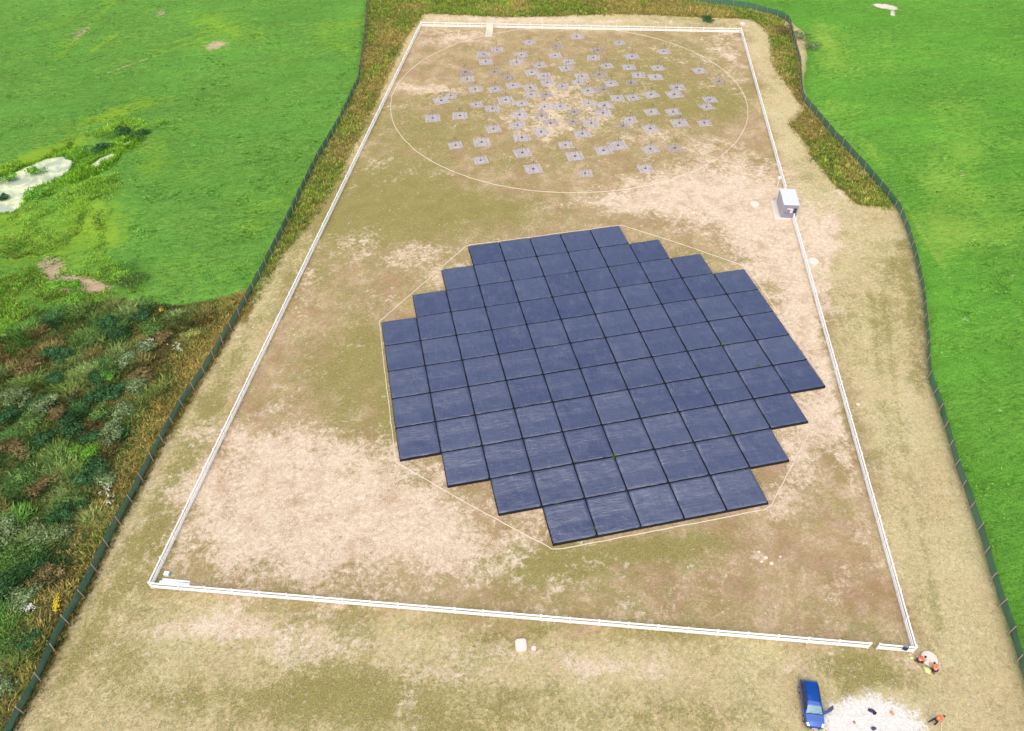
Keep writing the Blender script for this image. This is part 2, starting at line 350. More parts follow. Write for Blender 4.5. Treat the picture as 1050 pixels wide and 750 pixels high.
crop_m_l = crop_mat('crop_leaf_left', A(68, 124, 36), A(108, 170, 70), A(142, 194, 90), A(146, 186, 56), A(206, 184, 150))
field('crop_field_left', crop_left, (-190, 6), (5, 262), .55, crop_m_l,
      [(120, 118, 80, 8, -16, 1.0), (60, 155, 60, 8, -20, 1.0), (0, 176, 40, 6, -20, .8), (100, 225, 34, 40, -35, .8), (30, 260, 50, 40, 0, .9), (0, 320, 30, 40, 0, .9), (90, 300, 60, 14, 0, .5), (330, 80, 40, 80, 10, .25), (280, 225, 50, 40, 0, .3), (90, 15, 60, 18, -20, .5), (220, 20, 40, 20, 0, .45), (20, 20, 20, 60, 0, .2), (160, 160, 18, 30, 30, .5)],
      [(222, 48, 16, 5, -12, .9), (80, 294, 34, 9, 5, 1.7), (54, 274, 15, 11, 0, 1.1), (165, 15, 10, 7, -30, .6), (80, 35, 16, 5, -30, .6), (50, 45, 10, 5, -30, .4), (135, 68, 30, 2.5, -20, .4), (140, 76, 18, 3, 0, .35), (148, 150, 4, 3, 0, .6), (230, 10, 20, 4, -30, .35)],
      [(140, 280, 30, 20, 0, .5), (120, 290, 30, 12, 0, .4), (300, 60, 30, 26, 0, .3), (180, 55, 26, 18, 0, .4), (70, 230, 22, 14, 0, .3), (125, 140, 24, 6, -15, .6), (250, 100, 60, 12, 0, .3), (75, 178, 20, 6, -20, .5)], None)
TRACKS = [((735, -14), (1060, 42), .5), ((740, -19), (1060, 35), .5), ((890, 150), (980, 300), .5)]
crop_m_r = crop_mat('crop_leaf_right', A(72, 136, 40), A(108, 176, 62), A(138, 196, 80), A(152, 194, 78), A(244, 232, 214))
field('crop_field_right', crop_right, (20, 215), (-75, 225), .55, crop_m_r,
      [(990, 130, 50, 40, 20, .6), (1000, 240, 60, 30, 0, .6), (870, 60, 40, 20, 0, .4), (1030, 330, 30, 60, 0, .3), (960, 190, 30, 20, 0, .4), (840, 30, 14, 26, 0, .6), (850, 60, 16, 30, 0, .4), (960, 240, 14, 40, -20, .4)],
      [(908, 8, 10, 2.2, 8, 2.2), (915, 15, 3, 3, 0, 1.0), (875, 72, 9, 2, 0, .5), (967, 165, 5, 3, 0, .5), (985, 180, 4, 10, -20, .4), (990, 330, 4, 8, -20, .5), (1018, 320, 5, 8, -30, .4), (1025, 425, 5, 6, 0, .6), (990, 415, 5, 4, 0, .4), (1000, 250, 12, 5, 30, .35), (1040, 285, 8, 4, 0, .3)],
      [(905, 110, 60, 18, 10, .18), (930, 180, 20, 34, -30, .2), (960, 270, 16, 60, -10, .2), (1040, 380, 20, 60, 0, .15), (1035, 600, 20, 60, 0, .15)], None)

# ponds
def flat(name, P, z, m, jag=.35):
    bm = BM(); vs = []
    n = len(P)
    for i in range(n):
        a, b_ = P[i], P[(i+1) % n]
        for k in range(6):
            p = a+(b_-a)*k/6; q = mnoise.noise((p[0]*.6, p[1]*.6, 3.3))*jag*2
            vs.append(bm.verts.new((p[0]+q, p[1]+q*.7, z)))
    bm.faces.new(vs); bmesh.ops.triangulate(bm, faces=bm.faces[:])
    return tag(obj(name, bm, m), kind='structure')
m, b, t = newmat('pond_scum', .25, .5)
pos = t.node('ShaderNodeNewGeometry').outputs['Position']
n_ = t.noise(pos, .35, 6, .65, .5)
c = t.mix(t.math('MULTIPLY_ADD', n_, 7, -3.0, clamp=True), A(178, 190, 170), A(226, 232, 190)); c = t.mix(t.math('MULTIPLY_ADD', t.noise(pos, 1.6, 5), 9, -6.0, clamp=True), c, A(120, 130, 60))
t.t.links.new(c, b.inputs['Base Color'])
flat('pond_water', POND, .06, m); flat('pond_water', PUD1, .06, m); flat('pond_water', PUD2, .06, simple('open_water', A(190, 196, 205), .15, .5))

# ------------------------------------------------------------------ vegetation made of many small faces
leafm = attrmat('leaf_faces', .8, .1, .25)
def srgbs(l): return np.array([A(*c) for c in l])
def poly_pts(P, n, margin=0):
    lo, hi = P.min(0), P.max(0); out = []
    tot = 0
    while tot < n:
        q = rng.uniform(lo, hi, (n*3, 2)); d = sdist(P, q[:, 0], q[:, 1]); q = q[d > margin]; out.append(q); tot += len(q)
        if len(q) == 0: break
    return np.vstack(out)[:n]
def seen(q, mg=40):     # keep only what the place around the station needs
    d = np.stack([q[:, 0]-CX, q[:, 1]-CY, np.full(len(q), -CZ)], -1); z = d@F
    u = 525+FPX*(d@RR)/z; v = 375-FPX*(d@UU)/z
    return (z > 0) & (u > -mg) & (u < 1050+mg) & (v > -mg) & (v < 750+mg)
def tufts(name, P, hgt, wid, cols, label, cat, blades=5, lean=.5, spread=.15, z0=0.0, colvar=.25, parent=None, kind='stuff', tipmul=1.25):
    n = len(P); k = blades
    h = hgt[:, None]*rng.uniform(.6, 1.15, (n, k)); a = rng.uniform(0, 2*math.pi, (n, k)); wd = wid[:, None]*rng.uniform(.6, 1.3, (n, k))
    bxy = P[:, None, :2]+np.stack([np.cos(a), np.sin(a)], -1)*(rng.uniform(0, 1, (n, k, 1))*spread*hgt[:, None, None]*2)
    ln = lean*h*rng.uniform(.3, 1.2, (n, k)); a2 = a+rng.normal(0, .6, (n, k))
    tip = np.concatenate([bxy+np.stack([np.cos(a2), np.sin(a2)], -1)*ln[..., None], h[..., None]+z0], -1)
    side = np.stack([-np.sin(a2), np.cos(a2)], -1)*wd[..., None]/2
    mid = bxy+np.stack([np.cos(a2), np.sin(a2)], -1)*ln[..., None]*.35
    b0 = np.concatenate([bxy, np.full((n, k, 1), z0-.01)], -1)
    m1 = np.concatenate([mid-side, (h*.55)[..., None]+z0], -1); m2 = np.concatenate([mid+side, (h*.55)[..., None]+z0], -1)
    V = np.stack([b0, m1, tip, m2], 2).reshape(-1, 3)
    Q = np.arange(len(V)).reshape(-1, 4)
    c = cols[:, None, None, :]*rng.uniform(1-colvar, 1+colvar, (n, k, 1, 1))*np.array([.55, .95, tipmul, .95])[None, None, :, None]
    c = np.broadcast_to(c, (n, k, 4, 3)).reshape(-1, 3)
    o = mesh_np(name, V, Q, leafm, parent, cols={'tint': c})
    if label: tag(o, label, cat, kind=kind)
    return o
def pick(cols, w, n): return srgbs(cols)[rng.choice(len(cols), n, p=np.array(w)/sum(w))]

# mown straw in the strips and around the station
q = np.stack([rng.uniform(-95, 110, 400000), rng.uniform(-62, 150, 400000)], -1)
inside = (sdist(np.vstack([wNL, wNR[::1]]), q[:, 0], q[:, 1]) > .3) & seen(q, 10)
q = q[inside]; dy = sdist(YARD, q[:, 0], q[:, 1]); rt = sdist(rough_top, q[:, 0], q[:, 1])
dist = np.hypot(q[:, 0]-CX, q[:, 1]-CY)
gl = np.zeros(len(q))
for b_ in [(893, 738, 46, 26, 0), ]: gl += blob(q[:, 0], q[:, 1], *b_)
TILE = np.array([(-13, -29), (13, -29), (29, -13), (29, 13), (13, 29), (-13, 29), (-29, 13), (-29, -13)])*1.0
td = sdist(TILE, q[:, 0], q[:, 1])
pr = np.where(dy > 0, np.where(np.hypot(q[:, 0]-17, q[:, 1]-75) < 37, 1.6, .14), .8)*np.where(gl > .25, .05, 1)*np.clip(1.6-dist/90, .3, 1)*(fbm(q[:, 0], q[:, 1], 6, 21) > .36)
pk = (rng.uniform(0, 1, len(q)) < pr) & (rt < 0) & (td < -.5)
qs = q[pk]; n = len(qs)
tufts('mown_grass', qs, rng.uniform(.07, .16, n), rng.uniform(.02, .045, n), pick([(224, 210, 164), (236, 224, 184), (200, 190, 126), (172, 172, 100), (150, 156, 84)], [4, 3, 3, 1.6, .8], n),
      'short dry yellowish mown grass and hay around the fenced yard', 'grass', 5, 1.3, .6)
print('straw', n)
# rough grass
q = poly_pts(rough_top, 54000); q = q+rng.normal(0, .45, q.shape); q = q[seen(q)]; n = len(q)
gold = fbm(q[:, 0], q[:, 1], 9, 31); dk = fbm(q[:, 0], q[:, 1], 16, 41)
c1 = pick([(150, 138, 78), (170, 156, 96), (130, 122, 68), (116, 120, 60)], [3, 2, 2, 2], n); c2 = pick([(96, 118, 52), (120, 136, 60), (150, 166, 66), (82, 98, 50)], [3, 3, 2, 2], n)
mixk = np.clip((gold-.5)*4+.35, 0, 1)[:, None]; cc = np.where(rng.uniform(0, 1, (n, 1)) < mixk, c1, c2)
cc = cc*(1.25+1.1*dk[:, None])
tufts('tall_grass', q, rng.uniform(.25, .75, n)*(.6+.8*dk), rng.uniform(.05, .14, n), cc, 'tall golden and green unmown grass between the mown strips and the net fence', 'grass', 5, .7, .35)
q = poly_pts(rough_left, 70000); q = q[seen(q)]; n = len(q)
dn = sdist(rough_left, q[:, 0], q[:, 1])
dfence = np.min([np.hypot(q[:, 0]-x_, q[:, 1]-y_) for x_, y_ in np.vstack([wNL[:-1]+(wNL[1:]-wNL[:-1])*f for f in (0, .25, .5, .75)])], 0)
golden = np.clip(1.35-dfence/5.0+(fbm(q[:, 0], q[:, 1], 6, 51)-.5)*1.6, 0, 1)
lower = sm(10, -25, q[:, 1])
golden = golden*(1-.45*lower)
c1 = pick([(142, 126, 72), (158, 140, 84), (118, 108, 58), (122, 124, 60)], [3, 2, 2, 2], n); cid = np.array([(84, 108, 54), (60, 92, 52), (98, 118, 60), (112, 130, 76), (92, 104, 56), (108, 104, 62), (74, 104, 54), (84, 120, 54)])
NC = 420; cc_ = poly_pts(rough_left, NC); ci = rng.integers(0, 8, NC); cr = rng.uniform(.9, 2.1, NC); best = np.full(n, 9e9); who = np.zeros(n, int)
for k_ in range(len(cc_)):
    dd_ = np.hypot(q[:, 0]-cc_[k_, 0], q[:, 1]-cc_[k_, 1])/cr[k_]; mm_ = dd_ < best; best[mm_] = dd_[mm_]; who[mm_] = k_
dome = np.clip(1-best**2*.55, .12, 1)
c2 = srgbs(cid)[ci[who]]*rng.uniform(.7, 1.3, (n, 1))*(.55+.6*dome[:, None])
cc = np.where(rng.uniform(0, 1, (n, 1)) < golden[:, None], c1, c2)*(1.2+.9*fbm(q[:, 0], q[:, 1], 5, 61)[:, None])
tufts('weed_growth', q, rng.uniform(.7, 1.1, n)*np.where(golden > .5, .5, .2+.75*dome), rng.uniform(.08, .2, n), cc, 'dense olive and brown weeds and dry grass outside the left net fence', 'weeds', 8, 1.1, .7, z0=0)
# crop leaves
for P, N, nm, cl, lb, zz in ((crop_left, 70000, 'clover_leaves', [(98, 160, 60), (124, 184, 80), (146, 200, 100), (76, 134, 46)], 'bright green leafy crop covering the field left of the net fence', .2),
                         (crop_right, 60000, 'clover_leaves', [(106, 172, 58), (130, 192, 74), (152, 204, 88), (78, 140, 46)], 'yellowish green leafy crop covering the field right of the net fence', .2)):
    q = poly_pts(P, N*6, .8); q = q[seen(q)]
    for PP in (POND, PUD1, PUD2):
        q = q[sdist(PP, q[:, 0], q[:, 1]) < -1.2]
    dist = np.hypot(q[:, 0]-CX, q[:, 1]-CY); keep = (rng.uniform(0, 1, len(q)) < np.clip(120/dist, .3, 1)**2) & (fbm(q[:, 0], q[:, 1], 4, 91) > .42)
    if P is crop_right: keep &= (blob(q[:, 0], q[:, 1], 908, 8, 12, 3, 8) < .2)
    else: keep &= (blob(q[:, 0], q[:, 1], 222, 48, 16, 5, -12)+blob(q[:, 0], q[:, 1], 80, 293, 24, 6, 5) < .3)
    q = q[keep][:N]; n = len(q)
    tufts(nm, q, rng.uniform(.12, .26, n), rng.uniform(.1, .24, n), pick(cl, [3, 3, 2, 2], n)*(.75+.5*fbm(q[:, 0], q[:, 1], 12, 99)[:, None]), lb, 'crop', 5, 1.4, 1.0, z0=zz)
# reeds round the pond
mead = wpoly([(-60, 235), (0, 225), (40, 212), (95, 185), (120, 180), (130, 200), (110, 230), (110, 265), (150, 300), (110, 308), (45, 315), (5, 342), (-60, 350)])
q = np.vstack([poly_pts(mead, 16000), poly_pts(wpoly([(-20, 182), (60, 148), (130, 124), (170, 126), (150, 140), (130, 132), (60, 158), (-20, 196)]), 3500)])
q = q[seen(q)]; q = q[(fbm(q[:, 0], q[:, 1], 5, 133) > .40) & (blob(q[:, 0], q[:, 1], 80, 293, 28, 8, 5)+blob(q[:, 0], q[:, 1], 52, 272, 13, 9, 0) < .3)]
for PP in (POND, PUD1, PUD2): q = q[sdist(PP, q[:, 0], q[:, 1]) < -.3]
n = len(q); fv = fbm(q[:, 0], q[:, 1], 7, 134)[:, None]
tufts('meadow_grass', q, rng.uniform(.2, .6, n)*(.5+fv[:, 0]), rng.uniform(.08, .2, n), np.where(fv+rng.normal(0, .08, (n, 1)) > .5, pick([(132, 180, 60), (150, 190, 74)], [1, 1], n), pick([(110, 140, 56), (96, 150, 52), (130, 136, 66)], [1, 1, 1], n))*(.8+.9*fbm(q[:, 0], q[:, 1], 3, 135)[:, None]),
      'rough yellowish green wet meadow around the ponds at the left', 'grass', 5, .8, .5, z0=.12)
q = []
for PP, k in ((POND, 2600), (PUD1, 900), (PUD2, 700)):
    c0 = PP.mean(0); ex = c0+(PP-c0)*1.5
    qq = poly_pts(ex, k*2); d = sdist(PP, qq[:, 0], qq[:, 1]); qq = qq[(d < -.1) & (d > -3.2)][:k]; q.append(qq)
pl = wpoly([(95, 160), (130, 140), (148, 140), (146, 152), (125, 160), (110, 176), (60, 200), (40, 205), (60, 188)]); q.append(poly_pts(pl, 3500))
q = np.vstack(q); 
for PP in (POND, PUD1, PUD2): q = q[sdist(PP, q[:, 0], q[:, 1]) < -.1]
n = len(q)
tufts('reed_growth', q, rng.uniform(.3, 1.0, n)*(.1+1.3*fbm(q[:, 0], q[:, 1], 2.5, 13)), rng.uniform(.08, .2, n), pick([(100, 150, 40), (122, 168, 48), (72, 112, 36), (146, 180, 66)], [3, 3, 2, 2], n)*(1.0+1.0*fbm(q[:, 0], q[:, 1], 4, 14)[:, None]),
      'dark green reeds and sedge ringing the pale ponds', 'reeds', 6, .6, .4)

# shrubs -----------------------------------------------------------------
stemm = simple('shrub_stem', (.12, .09, .06), .9)
def shrub(name, u, v, r, h, cols, label, group=None, n=900, cat='shrub', leaf=.16):
    p = at(u, v); e = empty(name, p, 0, label, cat, group)
    lob = [(rng.normal(0, r*.38), rng.normal(0, r*.38), rng.uniform(.45, .8)*h, rng.uniform(.38, .62)*r) for _ in range(9)]
    li = rng.integers(0, 9, n); L = np.array(lob)[li]
    d = rng.normal(0, 1, (n, 3)); d /= np.linalg.norm(d, axis=1)[:, None]; d[:, 2] = np.abs(d[:, 2])*1.0-.25
    rad = rng.uniform(.55, 1.12, n)[:, None]
    c = L[:, :3]+d*L[:, 3:4]*rad*np.array([1, 1, h/r*.6])
    c[:, 2] = np.clip(c[:, 2], .05, None)
    t1 = rng.normal(0, 1, (n, 3)); t1[:, 2] *= .5; t1 /= np.linalg.norm(t1, axis=1)[:, None]
    t2 = np.cross(d, t1); t2 /= np.linalg.norm(t2, axis=1)[:, None]+1e-6
    s = rng.uniform(.5, 1.3, n)[:, None]*leaf
    V = np.stack([c-t1*s, c-t2*s*.5, c+t1*s, c+t2*s*.5], 1).reshape(-1, 3)
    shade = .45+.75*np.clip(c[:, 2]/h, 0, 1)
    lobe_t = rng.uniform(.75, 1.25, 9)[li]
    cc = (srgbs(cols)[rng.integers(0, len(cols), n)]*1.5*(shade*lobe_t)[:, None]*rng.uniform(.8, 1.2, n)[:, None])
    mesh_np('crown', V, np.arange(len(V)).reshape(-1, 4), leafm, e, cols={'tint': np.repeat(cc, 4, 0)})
    bm = BM()
    for k in range(5):
        a = k*1.3; tube(bm, [(0, 0, -.02), (math.cos(a)*r*.15, math.sin(a)*r*.15, h*.35), (math.cos(a)*r*.45, math.sin(a)*r*.45, h*.75)], .035, 6, .01)
    obj('stem', bm, stemm, e)
    return e
DK = [(52, 88, 56), (64, 102, 66), (76, 112, 68)]; MD = [(84, 112, 58), (98, 126, 66), (72, 98, 50)]; GY = [(112, 130, 88), (96, 118, 78), (130, 144, 104)]; BR = [(112, 100, 66), (100, 96, 58), (126, 110, 76)]; LG = [(96, 150, 50), (120, 164, 60), (84, 130, 44)]
DK = [(46, 80, 50), (56, 94, 58), (68, 104, 60)]
names = {'DK': 'dark green dense shrub', 'MD': 'mid green leafy shrub', 'GY': 'grey-green feathery shrub', 'BR': 'brownish withering shrub', 'LG': 'light green bushy shrub'}
SH = [(112, 336, 1.5, 1.6, 'DK', 'at the top of the thicket below the crop edge'), (122, 345, 1.4, 1.3, 'DK', 'just below the topmost dark one'), (147, 330, 1.6, 1.5, 'DK', 'at the upper right of the thicket'),
      (160, 342, 1.9, 1.7, 'MD', 'filling the upper right corner of the thicket'), (170, 350, 1.5, 1.5, 'BR', 'on the right edge of the thicket'), (152, 360, 1.5, 1.3, 'GY', 'with white flower heads at the upper right'),
      (54, 366, 1.5, 1.4, 'DK', 'left one of two dark neighbours in the upper left thicket'), (70, 370, 1.3, 1.3, 'DK', 'right one of two dark neighbours in the upper left thicket'), (60, 392, 1.4, 1.3, 'DK', 'standing alone left of the thicket middle'),
      (30, 382, 1.9, 1.4, 'BR', 'in the upper left of the thicket'), (90, 355, 1.7, 1.2, 'MD', 'between the dark pairs near the top'), (130, 372, 1.6, 1.2, 'GY', 'in the middle of the upper thicket'), (112, 384, 1.5, 1.3, 'MD', 'above the bluish mounds in the middle'),
      (105, 394, 1.6, 1.4, 'DK', 'in the centre of the thicket'), (98, 410, 2.1, 1.6, 'DK', 'largest smooth mound in the centre of the thicket'), (120, 405, 1.7, 1.4, 'DK', 'right of the largest central mound'), (112, 390, 1.1, 1.2, 'LG', 'small and bright in the centre of the thicket'),
      (140, 400, 1.6, 1.3, 'GY', 'near the right edge at mid height'), (150, 385, 1.6, 1.3, 'BR', 'near the right edge under the white flowered one'), (20, 412, 2.0, 1.5, 'GY', 'at the left edge of the photo, upper one'), (45, 420, 2.0, 1.4, 'GY', 'left of the centre, whitish'),
      (8, 432, 1.7, 1.4, 'DK', 'at the left frame edge at mid height'), (35, 438, 2.0, 1.5, 'MD', 'lower left of the thicket'), (60, 430, 1.8, 1.3, 'BR', 'between grey and dark ones left of centre'), (78, 443, 2.1, 1.7, 'DK', 'wide and dark in the lower thicket'),
      (95, 450, 1.6, 1.4, 'DK', 'touching the wide dark one on its right'), (105, 430, 1.7, 1.4, 'MD', 'below the central mounds'), (128, 425, 1.7, 1.3, 'GY', 'right of the lower centre'), (118, 446, 1.7, 1.4, 'GY', 'lower right, next to the dry grass'),
      (45, 455, 1.4, 1.3, 'DK', 'alone at the lower left among brown weeds'), (12, 462, 2.1, 1.3, 'BR', 'low at the left frame edge'), (90, 470, 1.7, 1.5, 'LG', 'heading the lower column by the fence'), (100, 482, 1.8, 1.6, 'DK', 'upper dark one of the lower column'),
      (92, 497, 1.9, 1.7, 'DK', 'lower dark one of the lower column'), (110, 492, 1.6, 1.4, 'GY', 'flowering beside the lower column'), (82, 515, 1.6, 1.4, 'MD', 'under the lower column'), (72, 527, 1.8, 1.5, 'DK', 'lowest dark one near the fence'),
      (25, 490, 2.0, 1.2, 'MD', 'in the weeds at the left, low and wide'), (45, 500, 1.8, 1.1, 'BR', 'in the weeds left of the lower column'), (52, 548, 2.0, 1.2, 'GY', 'pale, below the lower column'), (10, 545, 2.1, 1.3, 'GY', 'pale, at the left frame edge under the thicket'),
      (25, 572, 2.0, 1.2, 'MD', 'in the lower left weeds'), (8, 600, 1.8, 1.2, 'DK', 'at the left frame edge, lower one'), (22, 615, 1.7, 1.1, 'GY', 'pale, left of the yellow flowers'), (45, 595, 1.6, 1.0, 'BR', 'near the fence above the flowers'), (10, 660, 1.9, 1.2, 'MD', 'near the bottom left corner'), (5, 705, 1.7, 1.1, 'GY', 'in the bottom left corner'),
      (28, 660, 1.3, .9, 'DK', 'close to the fence below the white flowers'),
      (38, 178, 1.8, 1.2, 'LG', 'on the upper pond bank'), (10, 186, 1.9, 1.4, 'LG', 'at the left end of the upper pond bank'), (36, 203, 2.3, 1.6, 'LG', 'on the near pond bank'), (104, 155, 2.2, 1.5, 'DK', 'between the small pools'), (128, 139, 1.8, 1.5, 'DK', 'behind the farthest pool'), (144, 141, 1.8, 1.3, 'DK', 'right of the farthest pool'), (5, 205, 1.0, .9, 'DK', 'growing in the pale pond water'),
      (135, 291, 2.2, 1.1, 'MD', 'on the crop edge beside the bare soil'), (62, 293, 1.4, .8, 'LG', 'left one on the bare soil patch'), (74, 296, 1.3, .8, 'LG', 'right one on the bare soil patch'), (84, 304, 2.4, .9, 'LG', 'low, below the bare soil patch'),
      (822, 40, 2.6, 1.6, 'GY', 'spreading over the fence bend at the upper right'), (828, 50, 2.6, 1.5, 'GY', 'outside the upper right fence, lower one'), (805, 34, 2.2, 1.4, 'BR', 'inside the upper right fence bend'), (726, 22, 1.9, .9, 'DK', 'low, behind the far white fence')]
for (u, v, r_, h_, k, d) in SH:
    if v < 345 and u < 170 and v > 300 and k != 'LG': pass
    shrub('shrub', u, v, r_, h_, {'DK': DK, 'MD': MD, 'GY': GY, 'BR': BR, 'LG': LG}[k], names[k]+' '+d, 'shrubs scattered in the rough ground', n=900 if v > 250 else 500, leaf=.15 if v > 250 else .2)
# flowers
def flowers(name, u, v, su, sv, n, c, label):
    P = np.array([at(u+rng.normal(0, su), v+rng.normal(0, sv))[:2] for _ in range(n)])
    e = empty(name, (*P.mean(0), 0), 0, label, 'flowers'); off = np.array([*P.mean(0)])
    o = tufts('stem', P-off, np.full(n, .8), np.full(n, .05), srgbs([(90, 120, 50)]).repeat(n, 0), None, None, 4, .3, .2, parent=e)
    bm = BM()
    for p in P-off:
        for k in range(5):
            a = rng.uniform(0, 6.28); rr = rng.uniform(.02, .22); x, y, z = p[0]+rr*math.cos(a), p[1]+rr*math.sin(a), rng.uniform(.7, .95)
            bmesh.ops.create_circle(bm, cap_ends=True, segments=6, radius=.055, matrix=Matrix.Translation((x, y, z)) @ Matrix.Rotation(rng.uniform(-.5, .5), 4, 'X'))
    obj('blossom', bm, simple(name+'_petal', c, .6), e)
flowers('wildflowers', 33, 627, 3, 2.4, 22, A(214, 218, 206), 'patch of white daisies in the weeds outside the left net fence')
flowers('wildflowers', 61, 624, 1.6, 3.6, 26, A(220, 194, 50), 'yellow ragwort clump against the left net fence')
flowers('wildflowers', 166, 322, 1.5, 1, 6, A(225, 190, 40), 'small yellow flower clump at the top of the thicket')
flowers('wildflowers', 153, 356, 4, 3, 22, A(226, 226, 210), 'white flower heads among the shrubs at the upper right of the thicket')
flowers('wildflowers', 184, 361, 3, 2, 14, A(226, 220, 200), 'white umbels in the dry grass beside the left net fence')
flowers('wildflowers', 112, 505, 4, 10, 26, A(218, 218, 204), 'whitish seed heads along the lower right edge of the thicket')

# ------------------------------------------------------------------ dark square panels (antenna tiles)
m, b, t = newmat('black_foil_cover', .34, .6)
b.inputs['IOR'].default_value = 2.3
ob = t.node('ShaderNodeNewGeometry').outputs['Position']; oi = t.node('ShaderNodeObjectInfo')
nz = t.noise(ob, .5, 5, .6); st = t.node('ShaderNodeMapping', {'Vector': ob, 'Scale': (5.5, .7, 1)}).outputs[0]
streak = t.noise(st, 1.3, 6, .75, .4)
c = t.mix(nz, (.024, .034, .092), (.042, .054, .126))
c = t.mix(t.math('MULTIPLY', oi.outputs['Random'], .8), c, (.06, .075, .14))
c = t.mix(t.math('MULTIPLY', t.math('MULTIPLY_ADD', streak, 5, -2.6, clamp=True), .26), c, (.30, .33, .42))
st2 = t.node('ShaderNodeMapping', {'Vector': ob, 'Scale': (1.2, 1.6, 1)}).outputs[0]
scr = t.math('SUBTRACT', 1, t.math('MULTIPLY', t.math('ABSOLUTE', t.math('SUBTRACT', t.noise(st2, 1.5, 5, .6, 2.5), .5)), 45), clamp=True)
c = t.mix(t.math('MULTIPLY', t.math('MULTIPLY', scr, t.math('MULTIPLY_ADD', t.noise(ob, .45, 3), 6, -3.2, clamp=True)), .35), c, (.5, .52, .58))
t.t.links.new(c, b.inputs['Base Color'])
t.t.links.new(t.math('MULTIPLY_ADD', nz, .2, .2), b.inputs['Roughness'])
mw = t.node('ShaderNodeMapping', {'Vector': ob, 'Scale': (.5, 2.2, 1)}).outputs[0]
bp = t.node('ShaderNodeBump', {'Height': t.noise(mw, 1.3, 5, .6, .8), 'Strength': .6, 'Distance': .07})
t.t.links.new(bp.outputs[0], b.inputs['Normal'])
foil = m; foam = simple('black_tile_side', (.012, .013, .02), .6, .3)
def tile(loc, seed, label):
    e = empty('antenna_panel', loc, 0, label, 'panel', 'dark square panels of the big array')
    S, H, N = 5.0, .44, 26
    u = np.linspace(-S/2, S/2, N); X, Y, Q = grid(u, u)
    y01 = (Y+S/2)/S; x01 = (X+S/2)/S
    wig = (fbm(X+seed*13, Y*.2+seed*7, 1.6, 5)-.5)*.16
    yy = y01+wig
    ridge = np.where(yy < .46, .05, .05+(yy-.46)/.54*.8)  # far half shaped to rise so it catches more light than the near half
    Z = H+.26*ridge*sm(0, .04, x01)*sm(1, .96, x01)*sm(0, .04, y01)*sm(1, .97, y01)+(fbm(X+seed*3, Y+seed*5, .9, 3)-.5)*.05
    edge = (X <= -S/2+1e-6) | (X >= S/2-1e-6) | (Y <= -S/2+1e-6) | (Y >= S/2-1e-6)
    Z = np.where(edge, H-.02, Z)
    mesh_np('cover', np.stack([X, Y, Z], -1), Q, foil, e, smooth=True)
    bm = BM(); bx(bm, (0, 0, .17), (S+.12, S+.12, .3)); bx(bm, (0, 0, .37), (S-.01, S-.01, .11)); obj('tile_body', bm, foam, e)  # wider black base fills the joints, standing in for their shade
    return e
ordn = ['first', 'second', 'third', 'fourth', 'fifth', 'sixth', 'seventh', 'eighth', 'ninth', 'tenth', 'eleventh']
rows = [(3, 8), (2, 9), (1, 10), (0, 11), (0, 11), (0, 11), (0, 11), (0, 11), (1, 10), (2, 9), (3, 8)]
P0 = 5.15; protos = []
def copy_tree(o, loc, rz=None):
    r = o.copy(); col.objects.link(r); r.location = loc
    if rz is not None: r.rotation_euler = (0, 0, rz)
    for ch in list(o.children):
        c_ = ch.copy(); col.objects.link(c_); c_.parent = r
    return r
for j, (a, b_) in enumerate(rows):
    for i in range(a, b_):
        loc = ((i+.5-5.5)*P0, (j+.5-5.5)*P0, 0)
        rw = 'front row' if j == 0 else 'back row' if j == 10 else '%s row from the front' % ordn[j]
        cl = 'leftmost' if i == a else 'rightmost' if i == b_-1 else '%s from the left' % ordn[i-a]
        lab = 'dark blue-black square panel, %s in the %s' % (cl, rw)
        if len(protos) < 24: o = tile(loc, len(protos)+1, lab); protos.append(o)
        else: o = copy_tree(protos[(i*7+j*5) % 24], loc)
        o.location.z += random.uniform(-.015, .015)
        o.rotation_euler = (R(random.uniform(-.25, .25)), R(random.uniform(-.25, .25)), R(random.uniform(-.25, .25)))
        o['label'] = lab
# little weeds growing out of the joints
for (u, v, d) in [(741, 353, 'bright green weed tuft growing from the joint right of the array centre'), (778, 375, 'thin weed in a joint near the right edge of the panels'), (751, 444, 'yellowish weed in a joint at the lower right of the panels'),
                  (629, 468, 'small dry weed in the second joint from the front'), (484, 459, 'small weed tuft in a joint at the lower left of the panels'), (571, 516, 'weed tuft by the lower left front panels'), (611, 542, 'weed in the front joint near the bottom corner')]:
    p = at(u, v, .6); n = 8
    P = np.array([[rng.normal(0, .06), rng.normal(0, .06)] for _ in range(n)])
    o = tufts('weed_tuft', P, np.full(n, .75), np.full(n, .06), srgbs([(110, 150, 50)]).repeat(n, 0), d, 'weed', 5, .3, .15, kind=None)
    o.location = (p[0], p[1], 0)

